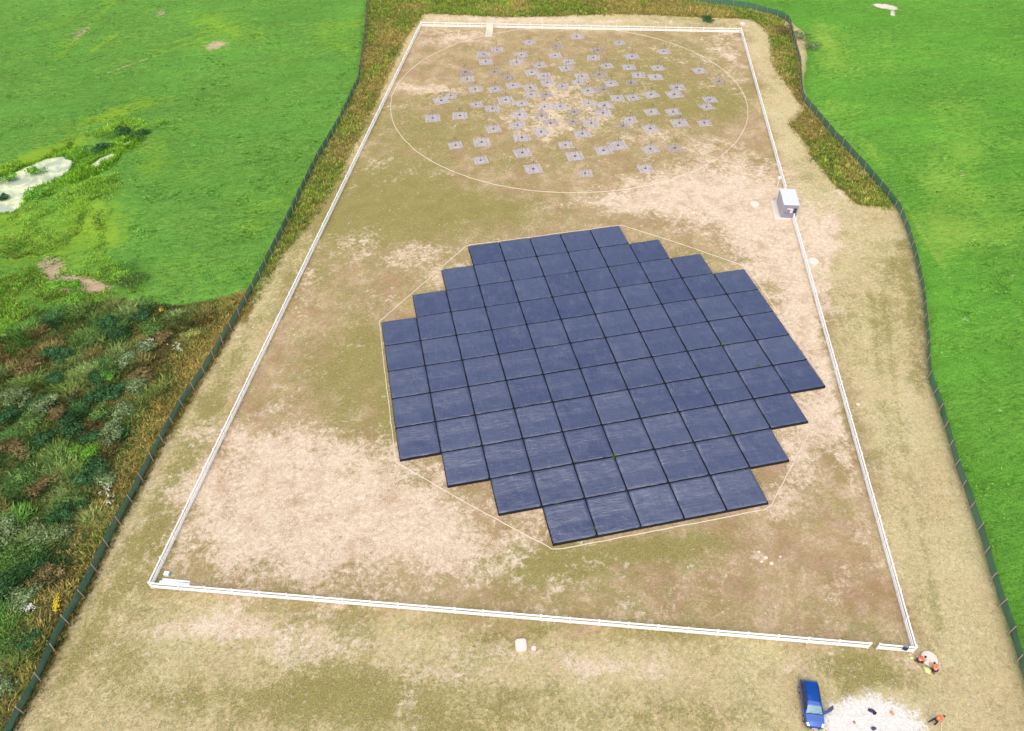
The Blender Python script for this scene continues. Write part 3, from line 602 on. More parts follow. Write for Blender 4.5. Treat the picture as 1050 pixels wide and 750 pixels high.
# thin white kerb lines around array and far circle
whiteline = simple('white_edging_strip', A(226, 214, 198), .7, .3, var=.15, scale=2)
def strip_line(name, pts, wdt, h, label, cat, closed=True):
    bm = BM(); n = len(pts); prev = None; first = None
    for i in range(n):
        p = Vector(pts[i]).to_3d() if len(pts[i]) == 2 else Vector(pts[i]); a = Vector(pts[(i-1) % n]); c_ = Vector(pts[(i+1) % n])
        d = (c_-a).to_2d().normalized(); s = Vector((-d.y, d.x))*wdt/2
        w_ = 1+.25*mnoise.noise((p.x*.7, p.y*.7, 0)); s = s*w_
        ring = [bm.verts.new((p.x-s.x, p.y-s.y, .004)), bm.verts.new((p.x-s.x*.7, p.y-s.y*.7, h)), bm.verts.new((p.x+s.x*.7, p.y+s.y*.7, h)), bm.verts.new((p.x+s.x, p.y+s.y, .004))]
        if prev:
            for k in range(3): bm.faces.new((prev[k], prev[k+1], ring[k+1], ring[k]))
        else: first = ring
        prev = ring
    if closed:
        for k in range(3): bm.faces.new((prev[k], prev[k+1], first[k+1], first[k]))
    return tag(obj(name, bm, whiteline), label, cat)
octp = [at(*p) for p in [(478.5, 252), (389, 330), (393.5, 372), (406, 474), (480, 517), (566, 563), (575, 563), (618, 555), (785, 522.5), (791, 518), (828, 447), (850, 399), (766, 274), (700, 251), (637, 231)]]
dens = []
for i, p in enumerate(octp):
    q_ = octp[(i+1) % len(octp)]; k = max(1, int((q_-p).length/1.2))
    for s in range(k):
        r_ = p+(q_-p)*s/k; dens.append((r_.x+rng.normal(0, .025), r_.y+rng.normal(0, .025)))
strip_line('edging_strip', dens, .10, .05, 'thin white edging strip laid round the stepped outline of the dark panels', 'edging')
ring_px = [(400, 110), (408, 82), (440, 57), (480, 40), (540, 32), (590, 31), (648, 34), (690, 44), (730, 62), (757, 82), (768, 105), (760, 135), (736, 160), (700, 178), (650, 193), (585, 198), (520, 191), (470, 178), (430, 157), (408, 136)]
rp = np.array([at(*p)[:2] for p in ring_px]); M_ = np.c_[2*rp, np.ones(len(rp))]; sol = np.linalg.lstsq(M_, (rp**2).sum(1), rcond=None)[0]
RC = sol[:2]; RRAD = math.sqrt(sol[2]+(RC**2).sum()); print('ring', RC, RRAD, np.abs(np.hypot(*(rp-RC).T)-RRAD).max())
strip_line('edging_strip', [(RC[0]+RRAD*math.cos(a)+rng.normal(0, .05), RC[1]+RRAD*math.sin(a)+rng.normal(0, .05)) for a in np.linspace(0, 2*math.pi, 180, endpoint=False)], .13, .05,
           'thin white edging strip forming the wide circle around the small antennas', 'edging')

# ------------------------------------------------------------------ small dipole antennas on wire mats
Apx = []
def crop(ox, oy, l): Apx.extend([(ox+x/8.75, oy+y/8.75) for x, y in l])
crop(430, 30, [(575, 228), (595, 295), (695, 187), (412, 387), (430, 450), (502, 540), (680, 540), (675, 387), (790, 437), (840, 508), (283, 600), (195, 643), (510, 680), (655, 715), (775, 637), (920, 668), (985, 120), (915, 233), (873, 300)])
crop(540, 30, [(450, 68), (265, 155), (255, 237), (115, 327), (375, 297), (355, 355), (45, 390), (155, 422), (185, 480), (320, 515), (30, 525), (40, 590), (175, 588), (635, 192), (600, 258), (715, 332), (830, 125), (945, 247), (915, 343), (1000, 412),
               (650, 410), (495, 425), (465, 480), (550, 555), (690, 545), (755, 490), (935, 483), (815, 622), (955, 615), (555, 668), (700, 685), (160, 700), (300, 695)])
crop(640, 30, [(355, 203), (300, 350), (280, 432), (675, 375), (850, 470), (475, 525), (450, 587), (240, 590), (770, 635), (740, 700)])
crop(430, 105, [(120, 145), (365, 122), (665, 243), (325, 388), (560, 360), (550, 523), (900, 115), (880, 208), (920, 318), (925, 455)])
crop(540, 105, [(425, 90), (685, 98), (135, 125), (215, 190), (415, 175), (580, 190), (925, 160), (865, 215), (130, 268), (500, 285), (350, 385), (435, 485), (690, 435), (820, 390), (60, 600), (525, 640)])
crop(640, 105, [(245, 88), (440, 90), (495, 188), (235, 238), (720, 187), (235, 422), (455, 412), (190, 595)])
print('antennas', len(Apx))
m, b, t = newmat('galvanised_mesh', .55, .4)
pos = t.node('ShaderNodeNewGeometry').outputs['Position']
nn = t.noise(pos, 1.5, 6, .8); t.t.links.new(t.mix(nn, A(178, 170, 170), A(222, 214, 224)), b.inputs['Base Color'])
meshm = m
m2, b, t = newmat('galvanised_mesh_sunken', .55, .4)
pos = t.node('ShaderNodeNewGeometry').outputs['Position']; t.t.links.new(t.mix(t.noise(pos, 1.5, 6, .8), A(162, 150, 146), A(202, 190, 192)), b.inputs['Base Color']); mesh_old = m2
footm = simple('antenna_foot', (.11, .10, .10), .7); postm = simple('antenna_post', (.10, .10, .11), .5); wirem = simple('antenna_wire', (.16, .15, .15), .5, metallic=.4)
def antenna(k, mt):
    e = empty('dipole_antenna', (0, 0, 0), 0, 'x', 'antenna')
    bm = BM(); N = 26; S = 2.9
    rs = np.random.default_rng(100+k)
    # wire grid mat: flat crossing strips with ragged ends
    for ax in (0, 1):
        for i in range(N):
            o_ = -S/2+S*i/(N-1); e1, e2 = S/2*(1+rs.normal(0, .05)), S/2*(1+rs.normal(0, .05))
            e2 = S/2*(1+rs.normal(0, .07))
            if rs.uniform() < .14: e1 *= rs.uniform(.2, .9)
            if rs.uniform() < .14: e2 *= rs.uniform(.2, .9)
            if rs.uniform() < .24: continue
            o_ += rs.normal(0, .02)
            zz = .03+.004*ax; hw = .036
            c_ = [(-e1, o_-hw), (e2, o_-hw), (e2, o_+hw), (-e1, o_+hw)]
            vs = []
            for x_, y_ in c_:
                if ax: x_, y_ = y_, x_
                vs.append(bm.verts.new((x_, y_, zz)))
            bm.faces.new(vs)
    obj('ground_mat', bm, mt, e)
    bm = BM(); tube(bm, [(0, 0, 0), (0, 0, 1.6)], .022, 8); lathe(bm, [(.05, 1.58), (.06, 1.62), (.06, 1.7), (.03, 1.74)], 10); obj('mast_foot', lathe(BM(), [(.26, .02), (.24, .09), (.06, .14)], 12), footm, e)
    obj('post', bm, postm, e)
    for q_ in range(4):
        a = R(45+90*q_); bm = BM(); tube(bm, [(0, 0, 1.66), (math.cos(a)*.8, math.sin(a)*.8, .9), (math.cos(a)*1.45, math.sin(a)*1.45, .05)], .012, 5); lathe_ = None
        bx(bm, (math.cos(a)*1.45, math.sin(a)*1.45, .09), (.05, .05, .18)); obj('dipole_wire', bm, wirem, e)
    return e
ants = [antenna(k, meshm if k < 3 else mesh_old) for k in range(4)]
cells = {}
for u, v in Apx:
    hx = 'far left' if u < 480 else 'left' if u < 545 else 'middle' if u < 610 else 'right' if u < 675 else 'far right'
    hy = 'back' if v < 62 else 'second' if v < 88 else 'third' if v < 122 else 'front'
    cells.setdefault((hx, hy), []).append((u, v))
first = [True]*4
allc = sorted(Apx)
for (hx, hy), l in cells.items():
    l.sort()
    for k, (u, v) in enumerate(l):
        kk = (int(u*7+v*3)) % 11; kk = 3 if kk > 8 else kk % 3
        p = at(u, v); rz = R(rng.normal(0, 6)+rng.integers(0, 4)*90)
        if first[kk]: o = ants[kk]; first[kk] = False; o.location = p; o.rotation_euler = (0, 0, rz)
        else: o = copy_tree(ants[kk], p, rz)
        hyn = {'back': 'backmost', 'second': 'second', 'third': 'third', 'front': 'nearest'}[hy]
        pos_ = 'only one' if len(l) == 1 else (ordn[k]+' one' if k else 'leftmost')
        o['label'] = 'antenna on lilac mat, %s in the %s part of the %s quarter' % (pos_, hx, hyn)
        o['group'] = 'small mast antennas inside the white circle'
        s_ = rng.uniform(.88, 1.1); o.scale = (s_, s_, rng.uniform(.95, 1.05))
for k in range(4):
    if first[k]:
        for ch in list(ants[k].children): bpy.data.objects.remove(ch)
        bpy.data.objects.remove(ants[k])

# ------------------------------------------------------------------ white rail fence
pvc = simple('white_fence_board', (.93, .93, .93), .35, .5, var=.06, scale=3)
Hf = 1.2
def rail_fence(a, b_, label, start=False, end=False, skip0=False):
    a = Vector(a); b_ = Vector(b_); d = b_-a; L = d.length; ang = math.atan2(d.y, d.x)
    e = empty('rail_fence', a, ang, label, 'fence', 'white rail fences round the yard')
    n = max(1, round(L/3.02)); st = L/n
    for (z0, z1) in ((.10, .32), (.42, .60), (.92, 1.09)):
        bm = BM()
        for i in range(n): bx(bm, (st*(i+.5), random.uniform(-.006, .006), (z0+z1)/2+random.uniform(-.008, .008)), (st-.13, .10 if z0 < .3 else .07, z1-z0))
        if z1 > 1.0:      # flat cap added on the top rail to catch light
            for i in range(n): bx(bm, (st*(i+.5), 0, z1+.012), (st-.13, .12, .03))
        obj('rail', bm, pvc, e)
    for i in range(n+1):
        if i == 0 and skip0: continue
        bm = BM(); lathe(bm, [(.088, 0), (.088, Hf), (.125, Hf+.004), (.125, Hf+.03), (.012, Hf+.08)], 4)
        bmesh.ops.rotate(bm, verts=bm.verts[:], matrix=Matrix.Rotation(R(45), 3, 'Z')); bmesh.ops.translate(bm, verts=bm.verts[:], vec=(st*i, 0, 0))
        obj('post', bm, pvc, e)
    return e
rail_fence(cTL, cBL, 'long white rail fence down the left side of the yard')
rail_fence(cTL+(cTR-cTL).normalized()*.2, cTR, 'white rail fence across the far end of the yard behind the circle')
g1, g2 = at(889.5, 664.8), at(898.5, 665.7)
rail_fence(cBL+(cBR-cBL).normalized()*.2, g1, 'long white rail fence along the near end of the yard')
rail_fence(g2, cBR, 'short white rail fence piece right of the gate gap at the near corner')
dR = (cBR-cTR); sA = at(809.5, 197); sB = at(817.5, 226)
def on(p): return cTR+dR*((p-cTR).dot(dR)/dR.length_squared)
rail_fence(cTR+dR.normalized()*.2, on(sA), 'white rail fence on the right side, from the far corner to the grey hut')
rail_fence(on(sB), cBR-dR.normalized()*.2, 'white rail fence on the right side, from the grey hut to the near corner')

# ------------------------------------------------------------------ green net fences
m, b, t = newmat('green_net', .7, .2)
pos = t.node('ShaderNodeNewGeometry').outputs['Position']
c = t.mix(t.noise(pos, .8, 6, .7), A(46, 100, 90), A(112, 150, 132)); t.t.links.new(c, b.inputs['Base Color'])
tr = t.node('ShaderNodeBsdfTransparent'); mx = t.node('ShaderNodeMixShader', {0: t.math('MULTIPLY_ADD', t.noise(pos, 9, 3, .7), .35, -.06, clamp=True), 1: b.outputs[0], 2: tr.outputs[0]})
t.t.links.new(mx.outputs[0], t.n['Material Output'].inputs[0]); net = m
postw = simple('weathered_fence_post', A(176, 156, 148), .85, .2, var=.3, scale=3)
def net_fence(path, label, side, sp=3.0, hn=1.7):
    pts = [Vector(p).to_2d() for p in path]
    acc = [0]
    for a, b_ in zip(pts, pts[1:]): acc.append(acc[-1]+(b_-a).length)
    L = acc[-1]; xs_ = np.array([p.x for p in pts]); ys_ = np.array([p.y for p in pts])
    e = empty('net_fence', (pts[0].x, pts[0].y, 0), 0, label, 'fence', 'green net fences')
    n = int(L/.75); s = np.linspace(0, L, n+1); X = np.interp(s, acc, xs_); Y = np.interp(s, acc, ys_)
    for _ in range(2):
        X[1:-1] = (X[:-2]+2*X[1:-1]+X[2:])/4; Y[1:-1] = (Y[:-2]+2*Y[1:-1]+Y[2:])/4
    tx, ty = np.gradient(X), np.gradient(Y); l = np.hypot(tx, ty); nx_, ny_ = -ty/l, tx/l
    V = []; rowsn = 6
    for k in range(rowsn):
        f = k/(rowsn-1); wob = (fbm(s, s*0+k*3, 1.4, 8)-.5)*.28*math.sin(math.pi*min(f*.8+.15, 1))
        top = hn+(fbm(s, s*0, 1.6, 3)-.5)*.22; out = side*(-.07)-side*.25*(1-f)**3
        V.append(np.stack([X+nx_*(wob+out)-pts[0].x, Y+ny_*(wob+out)-pts[0].y, np.maximum(f*top, .015)], -1))
    V = np.vstack(V); i = np.arange((n+1)*rowsn).reshape(rowsn, n+1); Q = np.stack([i[:-1, :-1], i[:-1, 1:], i[1:, 1:], i[1:, :-1]], -1).reshape(-1, 4)
    mesh_np('net', V, Q, net, e, smooth=True)
    cnt = 0; pos_s = np.arange(sp/2, L, sp)
    near = sorted(pos_s, key=lambda q: math.hypot(np.interp(q, acc, xs_)-CX, np.interp(q, acc, ys_)-CY))
    keep = set(near[:97])
    for q in pos_s:
        x = np.interp(q, s, X); y = np.interp(q, s, Y); k = int(np.clip(round(q/L*n), 0, n)); ox, oy = nx_[k]*side*.06, ny_[k]*side*.06
        lean = (random.gauss(0, .07), random.gauss(0, .07)); H = random.uniform(1.75, 2.05)
        if q not in keep: continue
        bm = BM()
        tube(bm, [(x+ox-pts[0].x, y+oy-pts[0].y, 0), (x+ox+lean[0]-pts[0].x, y+oy+lean[1]-pts[0].y, H)], .062, 8, .052)
        obj('post', bm, postw, e); cnt += 1
    print(label, L, cnt)
net_fence([at(*p) for p in NET_L], 'green net fence on wooden posts along the left of the station', -1)
net_fence([at(*p) for p in NET_R], 'green net fence on wooden posts curving along the right of the station', -1)

# ------------------------------------------------------------------ grey hut
e_f = (cBR-cTR).normalized(); ang_h = math.atan2(e_f.y, e_f.x)+math.pi/2     # local x across, local -y towards the camera
hb = at(800, 223.8); hw, hl, hh = 2.55, 4.9, 2.7
ax = Vector((math.cos(ang_h), math.sin(ang_h), 0)); ay = Vector((-math.sin(ang_h), math.cos(ang_h), 0))
hc = hb+ax*hw/2+ay*hl/2
hut = empty('equipment_hut', hc, ang_h, 'light grey windowless container hut standing in the right white fence', 'hut')
metal = simple('hut_grey_sheet', A(196, 198, 206), .5, .4, var=.05, scale=1.5); metal_shaded = simple('hut_front_shaded', A(150, 148, 166), .55, .4, var=.08, scale=2); metal_lit = simple('hut_roof_lit', A(216, 222, 228), .5, .4, var=.05, scale=1)  # front darker, roof lighter: light and shade painted into the sheet colours
conc = simple('pale_concrete', A(224, 216, 206), .85, .2, var=.1, scale=3); dark = simple('dark_opening', A(72, 70, 84), .6)
bm = BM(); bx(bm, (0, 0, .12+(hh-.2)/2), (hw-.06, hl-.06, hh-.2))
for k in range(14): bx(bm, (-hw/2-.005+.0, -hl/2+.25+k*.34, hh/2), (.05, .12, hh-.45)); bx(bm, (hw/2+.005, -hl/2+.25+k*.34, hh/2), (.05, .12, hh-.45))
obj('wall', bm, metal, hut)
bm = BM(); bx(bm, (0, 0, hh-.03), (hw+.06, hl+.06, .1)); obj('roof', bm, metal_lit, hut, bevel=.03)
bm = BM(); bx(bm, (-.35, -.1, .05), (hw+1.3, hl+.7, .14)); obj('slab', bm, conc, hut, bevel=.02)
bm = BM(); bx(bm, (0, -hl/2, .12+(hh-.25)/2), (hw-.14, .07, hh-.32)); fr = obj('shaded_front_panel', bm, metal_shaded, hut)  # thin panel carrying the painted shade of the front wall
bm = BM(); bx(bm, (-.12, -hl/2-.16, 1.62), (1.0, .26, .75)); ac = obj('air_conditioner', bm, simple('ac_box', A(214, 212, 222), .5, .4), hut, bevel=.02)
bm = BM()
for k in range(7): bx(bm, (-.35, -hl/2-.30, 1.33+k*.09), (.46, .02, .045))
obj('grille', bm, dark, ac)
bm = BM(); bx(bm, (.76, -hl/2-.06, 1.58), (.5, .06, .95)); obj('vent_opening', bm, dark, hut)
bm = BM(); bx(bm, (-.2, -hl/2-.055, 1.12), (1.15, .05, .09)); obj('shelf_bracket', bm, dark, hut)
# gps mast
p = at(796.6, 193.5); g = empty('gps_mast', p, 0, 'slim white mast with a small dome beside the far left hut corner', 'mast')
bm = BM(); tube(bm, [(0, 0, 0), (0, 0, 2.0)], .05, 8); obj('pole', bm, pvc, g)
bm = BM(); lathe(bm, [(.1, 1.98), (.26, 2.04), (.28, 2.2), (.2, 2.36), (.06, 2.44)], 16); obj('dome', bm, pvc, g, True)

# ------------------------------------------------------------------ manholes and small things
def cover(name, u, v, r, h, mt, label, sq=2.0, sx=1, sy=1, rz=0, cat='manhole'):
    e = empty(name, at(u, v), rz, label, cat)
    bm = BM(); lathe(bm, [(r*.98, 0), (r, h*.5), (r*.985, h*.92), (r*.95, h)], 36, sx, sy, sq); obj('ring', bm, mt, e)
    bm = BM(); lathe(bm, [(r*.8, h+.002), (r*.8, h+.03), (r*.76, h+.045)], 36, sx, sy, sq); obj('lid', bm, mt, e)
    return e
cover('manhole_cover', 773.6, 210.5, .86, .3, conc, 'pale round manhole cover on the sand left of the grey hut')
cover('manhole_cover', 833.5, 269.5, .88, .35, conc, 'pale round manhole cover just outside the right fence below the hut')
cover('manhole_cover', 952, 676.5, .78, .3, conc, 'pale round concrete cover with two crouching workers by the near right corner')
pinkc = simple('pinkish_concrete', A(238, 216, 208), .8, .2, var=.06, scale=4)
cover('manhole_cover', 534.2, 662.8, .58, .38, pinkc, 'pinkish rounded square cover on the grass below the near white fence', 4.5, 1, 1.12, R(-8))
cover('manhole_cover', 547.3, 665.6, .26, .22, pinkc, 'small pinkish round cap beside the rounded square cover')
o = cover('manhole_cover', 761, 25.8, .7, .4, conc, 'small white cap beyond the far right corner of the white fence')

# spare boards in the near left corner
ex = (cBR-cBL).normalized(); angb = math.atan2(ex.y, ex.x)
iny = Vector((-ex.y, ex.x, 0))
plank = simple('white_spare_board', A(236, 246, 250), .4, .5, var=.05)
for k, (dx, dy_, z, ln, lb) in enumerate([(2.35, .55, .05, 3.3, 'bottom white board of the pile inside the near left fence corner'), (2.2, .78, .05, 3.4, 'inner white board lying beside the pile in the near left corner'), (2.3, .62, .13, 3.2, 'top white board of the pile inside the near left fence corner'), (2.25, 1.02, .05, 3.1, 'white board farthest from the near fence in the corner pile')]):
    bm = BM(); bx(bm, (0, 0, 0), (ln, .26, .06)); 
    for s_ in (-1, 1): bx(bm, (s_*(ln/2+.004), 0, 0), (.008, .2, .03))
    o = obj('board', bm, plank, bevel=.008); pp = cBL+ex*dx+iny*dy_; o.location = (pp.x, pp.y, z); o.rotation_euler = (0, 0, angb+R([0, 1, 2.5, -1][k])); tag(o, lb, 'board', 'spare boards in the corner')
pp = cBL+ex*1.05+iny*1.6; e = empty('storage_box', (pp.x, pp.y, 0), angb, 'small white box with a turquoise band behind the spare boards', 'box')
bm = BM(); bx(bm, (0, 0, .2), (.52, .42, .36)); obj('case', bm, plank, e, bevel=.03)
bm = BM(); bx(bm, (0, 0, .425), (.56, .46, .08)); obj('lid', bm, plank, e, bevel=.02)
bm = BM(); bx(bm, (.275, 0, .2), (.02, .3, .2)); obj('band', bm, simple('turquoise', A(120, 205, 205), .5), e)

# pale ground sheet over the far fence line
m_geo = simple('pale_geotextile', A(206, 200, 180), .8, .2, var=.15, scale=1)
a_, b_ = at(500.5, 38.5), at(504.5, 20); d = (b_-a_); dd = d.normalized(); sd_ = Vector((-dd.y, dd.x, 0))
X, Y, Q = grid(np.linspace(-.9, .9, 8), np.linspace(0, 1, 50)); Lg = d.length
dist_to = np.abs((a_.x+dd.x*Y*Lg-cTL.x)*(cTR-cTL).normalized().y-(a_.y+dd.y*Y*Lg-cTL.y)*(cTR-cTL).normalized().x)
Z = .03+1.27*np.exp(-(dist_to/1.1)**2)*(dist_to < 4)+(fbm(X*3+9, Y*30, 1.5, 2)-.5)*.05
V = np.stack([a_.x+dd.x*Y*Lg+sd_.x*X, a_.y+dd.y*Y*Lg+sd_.y*X, np.maximum(Z, .012)], -1)
o = mesh_np('ground_sheet', V, Q, m_geo, smooth=True); tag(o, 'pale narrow sheet laid across the far white fence near its left end', 'sheet')

# ------------------------------------------------------------------ blue car
def car():
    pf, pr_ = at(835.2, 743.5, .5), at(830.3, 699.5, 1.1)
    d = (pf-pr_).to_2d().normalized(); ang = math.atan2(d.y, d.x)
    c0 = (pf+pr_)/2; L = 4.3
    c0 = Vector((c0.x, c0.y, 0))
    e = empty('car', c0, ang, 'blue estate car parked facing the camera with its driver door open', 'car')
    paint = simple('blue_car_paint', (.004, .07, .36), .16, .6, metallic=.25, var=.03); 
    paint.node_tree.nodes['Principled BSDF'].inputs['Coat Weight'].default_value = .5
    glass = simple('car_glass', (.05, .13, .16), .08, .8, var=.1); glass_d = simple('car_side_glass', (.012, .02, .03), .08, .8)
    wsg = simple('windscreen_glass', (.10, .24, .30), .1, .8, var=.25, scale=3)
    rub = simple('tyre_rubber', (.02, .02, .02), .8); rim = simple('alloy_rim', (.55, .55, .57), .3, metallic=.8); blk = simple('black_plastic', (.015, .015, .018), .5); chrome = simple('headlight_lens', (.75, .78, .8), .15, .7)
    sx_ = [-2.15, -2.12, -2.0, -1.75, -1.4, -.5, .1, .42, 1.05, 1.25, 1.7, 1.98, 2.1, 2.15]
    W = [.70, .80, .86, .89, .90, .90, .90, .90, .89, .885, .86, .80, .72, .60]
    ZT = [.88, .98, 1.16, 1.42, 1.46, 1.49, 1.47, 1.41, 1.02, .97, .88, .78, .70, .62]
    ZB = [.86, .92, .93, .94, .94, .93, .92, .92, .92, .90, .82, .74, .66, .58]
    WR = [.62, .68, .66, .62, .63, .64, .64, .62, .74, .76, .74, .68, .60, .50]
    def S(x, tt, off=0):
        w_, zt, zb, wr = (np.interp(x, sx_, q) for q in (W, ZT, ZB, WR))
        prof_y = [w_*.90, w_*.99, w_, w_*.965, (w_*.955+wr)/2, wr, wr*.55, 0]
        prof_z = [.22, .42, .70, zb, (zb+zt)/2+.01, zt-.035, zt-.004, zt+.012]
        tp = [0, .15, .3, .45, .6, .75, .88, 1]
        y = np.interp(tt, tp, prof_y); z = np.interp(tt, tp, prof_z)
        return Vector((x, y, z))
    def patch(x0, x1, t0, t1, nx, nt_, off, sgn=1, both=False):
        bm = BM(); cols_ = []
        for i in range(nx+1):
            x = x0+(x1-x0)*i/nx; row = []
            for j in range(nt_+1):
                tt = t0+(t1-t0)*j/nt_; p = S(x, tt)
                dxv = S(min(x+.02, 2.15), tt)-S(max(x-.02, -2.15), tt); dtv = S(x, min(tt+.02, 1))-S(x, max(tt-.02, 0)); nrm = dxv.cross(dtv)
                if nrm.length > 1e-9: nrm.normalize()
                else: nrm = Vector((0, 0, 1))
                if nrm.y < -.05 or nrm.z < -.8: nrm = -nrm
                p = p+nrm*off; row.append(bm.verts.new((p.x, p.y*sgn, p.z)))
            cols_.append(row)
        for i in range(nx):
            for j in range(nt_): bm.faces.new((cols_[i][j], cols_[i+1][j], cols_[i+1][j+1], cols_[i][j+1]))
        return bm
    bm = BM(); xs2 = np.linspace(-2.15, 2.15, 70); ts = np.linspace(0, 1, 22); ringv = []
    for x in xs2:
        r_ = [bm.verts.new(S(x, tt)) for tt in ts]+[bm.verts.new((lambda p: (p.x, -p.y, p.z))(S(x, tt))) for tt in ts[::-1][1:]]
        ringv.append(r_)
    for q, s in zip(ringv, ringv[1:]):
        for k in range(len(q)-1): bm.faces.new((q[k], q[k+1], s[k+1], s[k]))
        bm.faces.new((q[-1], q[0], s[0], s[-1]))
    bm.faces.new(ringv[0]); bm.faces.new(ringv[-1][::-1])
    obj('body', bm, paint, e, True)
    def sym(x0, x1, t0, t1, nx, nt_, off):
        bm = patch(x0, x1, t0, t1, nx, nt_, off); me = bpy.data.meshes.new('tmp'); bm.to_mesh(me); bm.free()
        b2 = BM(); b2.from_mesh(me)
        geom = bmesh.ops.duplicate(b2, geom=b2.verts[:]+b2.edges[:]+b2.faces[:])['geom']
        for v_ in [g_ for g_ in geom if isinstance(g_, bmesh.types.BMVert)]: v_.co.y *= -1
        bmesh.ops.remove_doubles(b2, verts=b2.verts[:], dist=.0005); return b2
    obj('windscreen', sym(.46, 1.03, .76, 1, 10, 8, .012), wsg, e, True)
    obj('rear_window', sym(-2.07, -1.80, .76, 1, 8, 8, .012), glass, e, True)
    for sg in (1, -1):
        for (x0, x1) in ((-1.72, -1.05), (-.98, -.1), (-.02, .72)):
            if sg == 1 and x0 > -.1:
                obj('door_opening', patch(x0-.02, .80, .12, .70, 8, 8, .006, sg), blk, e)
            else: obj('side_window', patch(x0, x1, .475, .70, 8, 5, .01, sg), glass_d, e, True)
        obj('headlight', patch(1.82, 2.08, .46, .80, 6, 6, .014, sg), chrome, e, True)
        obj('tail_light', patch(-2.13, -2.02, .30, .60, 4, 4, .012, sg), simple('tail_lens', (.35, .01, .01), .2), e, True)
        bm = BM(); bx(bm, (.78, sg*1.0, .98), (.14, .22, .14)); obj('side_mirror', bm, paint, e, bevel=.04)
        for wx in (-1.32, 1.32):
            wd = bpy.data.objects.new('wheel', None); col.objects.link(wd); wd.parent = e; wd.location = (wx, sg*.80, .32)
            for nm, pf_, mt in (('tyre', [(.2, -.10), (.30, -.105), (.32, -.08), (.32, .08), (.30, .105), (.2, .10)], rub), ('rim', [(.02, -.112), (.12, -.118), (.21, -.109), (.215, 0), (.21, .109), (.12, .118), (.02, .112)], rim)):
                bm = BM(); lathe(bm, pf_, 24); bmesh.ops.rotate(bm, verts=bm.verts[:], matrix=Matrix.Rotation(R(90), 3, 'X')); obj(nm, bm, mt, wd, True)
    # roof seam / sunroof, grille, plate, bonnet lines
    obj('roof_panel_gap', sym(-1.22, -1.19, .78, 1, 1, 8, .006), blk, e)
    obj('scuttle', sym(1.04, 1.12, .72, 1, 2, 8, .006), blk, e)
    bm = BM(); bx(bm, (2.155, 0, .42), (.05, .9, .16)); obj('grille', bm, blk, e, bevel=.02)
    bm = BM(); bx(bm, (2.19, 0, .42), (.02, .5, .1)); obj('number_plate', bm, plank, e)
    for sg in (1, -1): bm = BM(); tube(bm, [(.2, sg*.60, 1.50), (-1.5, sg*.58, 1.48)], .02, 6); obj('roof_rail', bm, blk, e)
    for sg in (1, -1): bm = BM(); tube(bm, [(1.08, sg*.35-.25, 1.035), (.92, sg*.35+.2, 1.13)], .012, 5); obj('wiper', bm, blk, e)
    # seats seen through the door
    # open door
    dv = bpy.data.objects.new('door', None); col.objects.link(dv); dv.parent = e; dv.location = (.86, .90, 0); dv.rotation_euler = (0, 0, R(-62))
    bm = BM(); n = 8
    for i in range(n+1):
        x = -1.06*i/n; bow = .05*math.sin(math.pi*i/n)
        for (yy_, zz_) in ((.0, .28), (.04, .5), (.03, .92)): bm.verts.new((x, yy_+bow, zz_))
    bm.verts.ensure_lookup_table()
    for i in range(n):
        for k in range(2): bm.faces.new((bm.verts[i*3+k], bm.verts[(i+1)*3+k], bm.verts[(i+1)*3+k+1], bm.verts[i*3+k+1]))
    s_ = obj('door_panel', bm, paint, dv, True); sm_ = s_.modifiers.new('solid', 'SOLIDIFY'); sm_.thickness = .08
    bm = BM(); tube(bm, [(-.05, .03, .93), (-.55, -.12, 1.38), (-1.0, -.14, 1.38), (-1.04, .03, .93)], .022, 6); obj('window_frame', bm, blk, dv)
    bm = BM(); vs = [bm.verts.new(p) for p in ((-.1, .03, .94), (-.56, -.115, 1.36), (-.98, -.135, 1.36), (-1.02, .03, .94))]; bm.faces.new(vs); obj('door_glass', bm, glass_d, dv)
    return e
car()

# ------------------------------------------------------------------ people
skinm = simple('skin', (.52, .30, .21), .6); orange = simple('orange_vest', A(246, 116, 70), .7, .2, var=.12, scale=5); navy = simple('dark_trousers', (.045, .025, .045), .85); boot = simple('work_boot', (.03, .02, .02), .7)
hairm = simple('dark_hair', (.025, .018, .015), .8); capm = simple('navy_cap', (.03, .05, .14), .7); refl = simple('reflective_band', A(235, 235, 225), .4)
def skinmesh(name, verts, edges, rad, m, parent, root=0, lev=1):
    me = bpy.data.meshes.new(name); me.from_pydata(verts, edges, []); me.materials.append(m)
    o = bpy.data.objects.new(name, me); col.objects.link(o); o.parent = parent
    md = o.modifiers.new('skin', 'SKIN')
    sv = me.skin_vertices[0].data if me.skin_vertices else None
    if sv is None: return o
    for i, r_ in enumerate(rad): sv[i].radius = (r_, r_) if not isinstance(r_, tuple) else r_
    sv[root].use_root = True
    s = o.modifiers.new('sub', 'SUBSURF'); s.levels = lev; s.render_levels = lev+1
    return o
def ensure_skin(me):
    pass
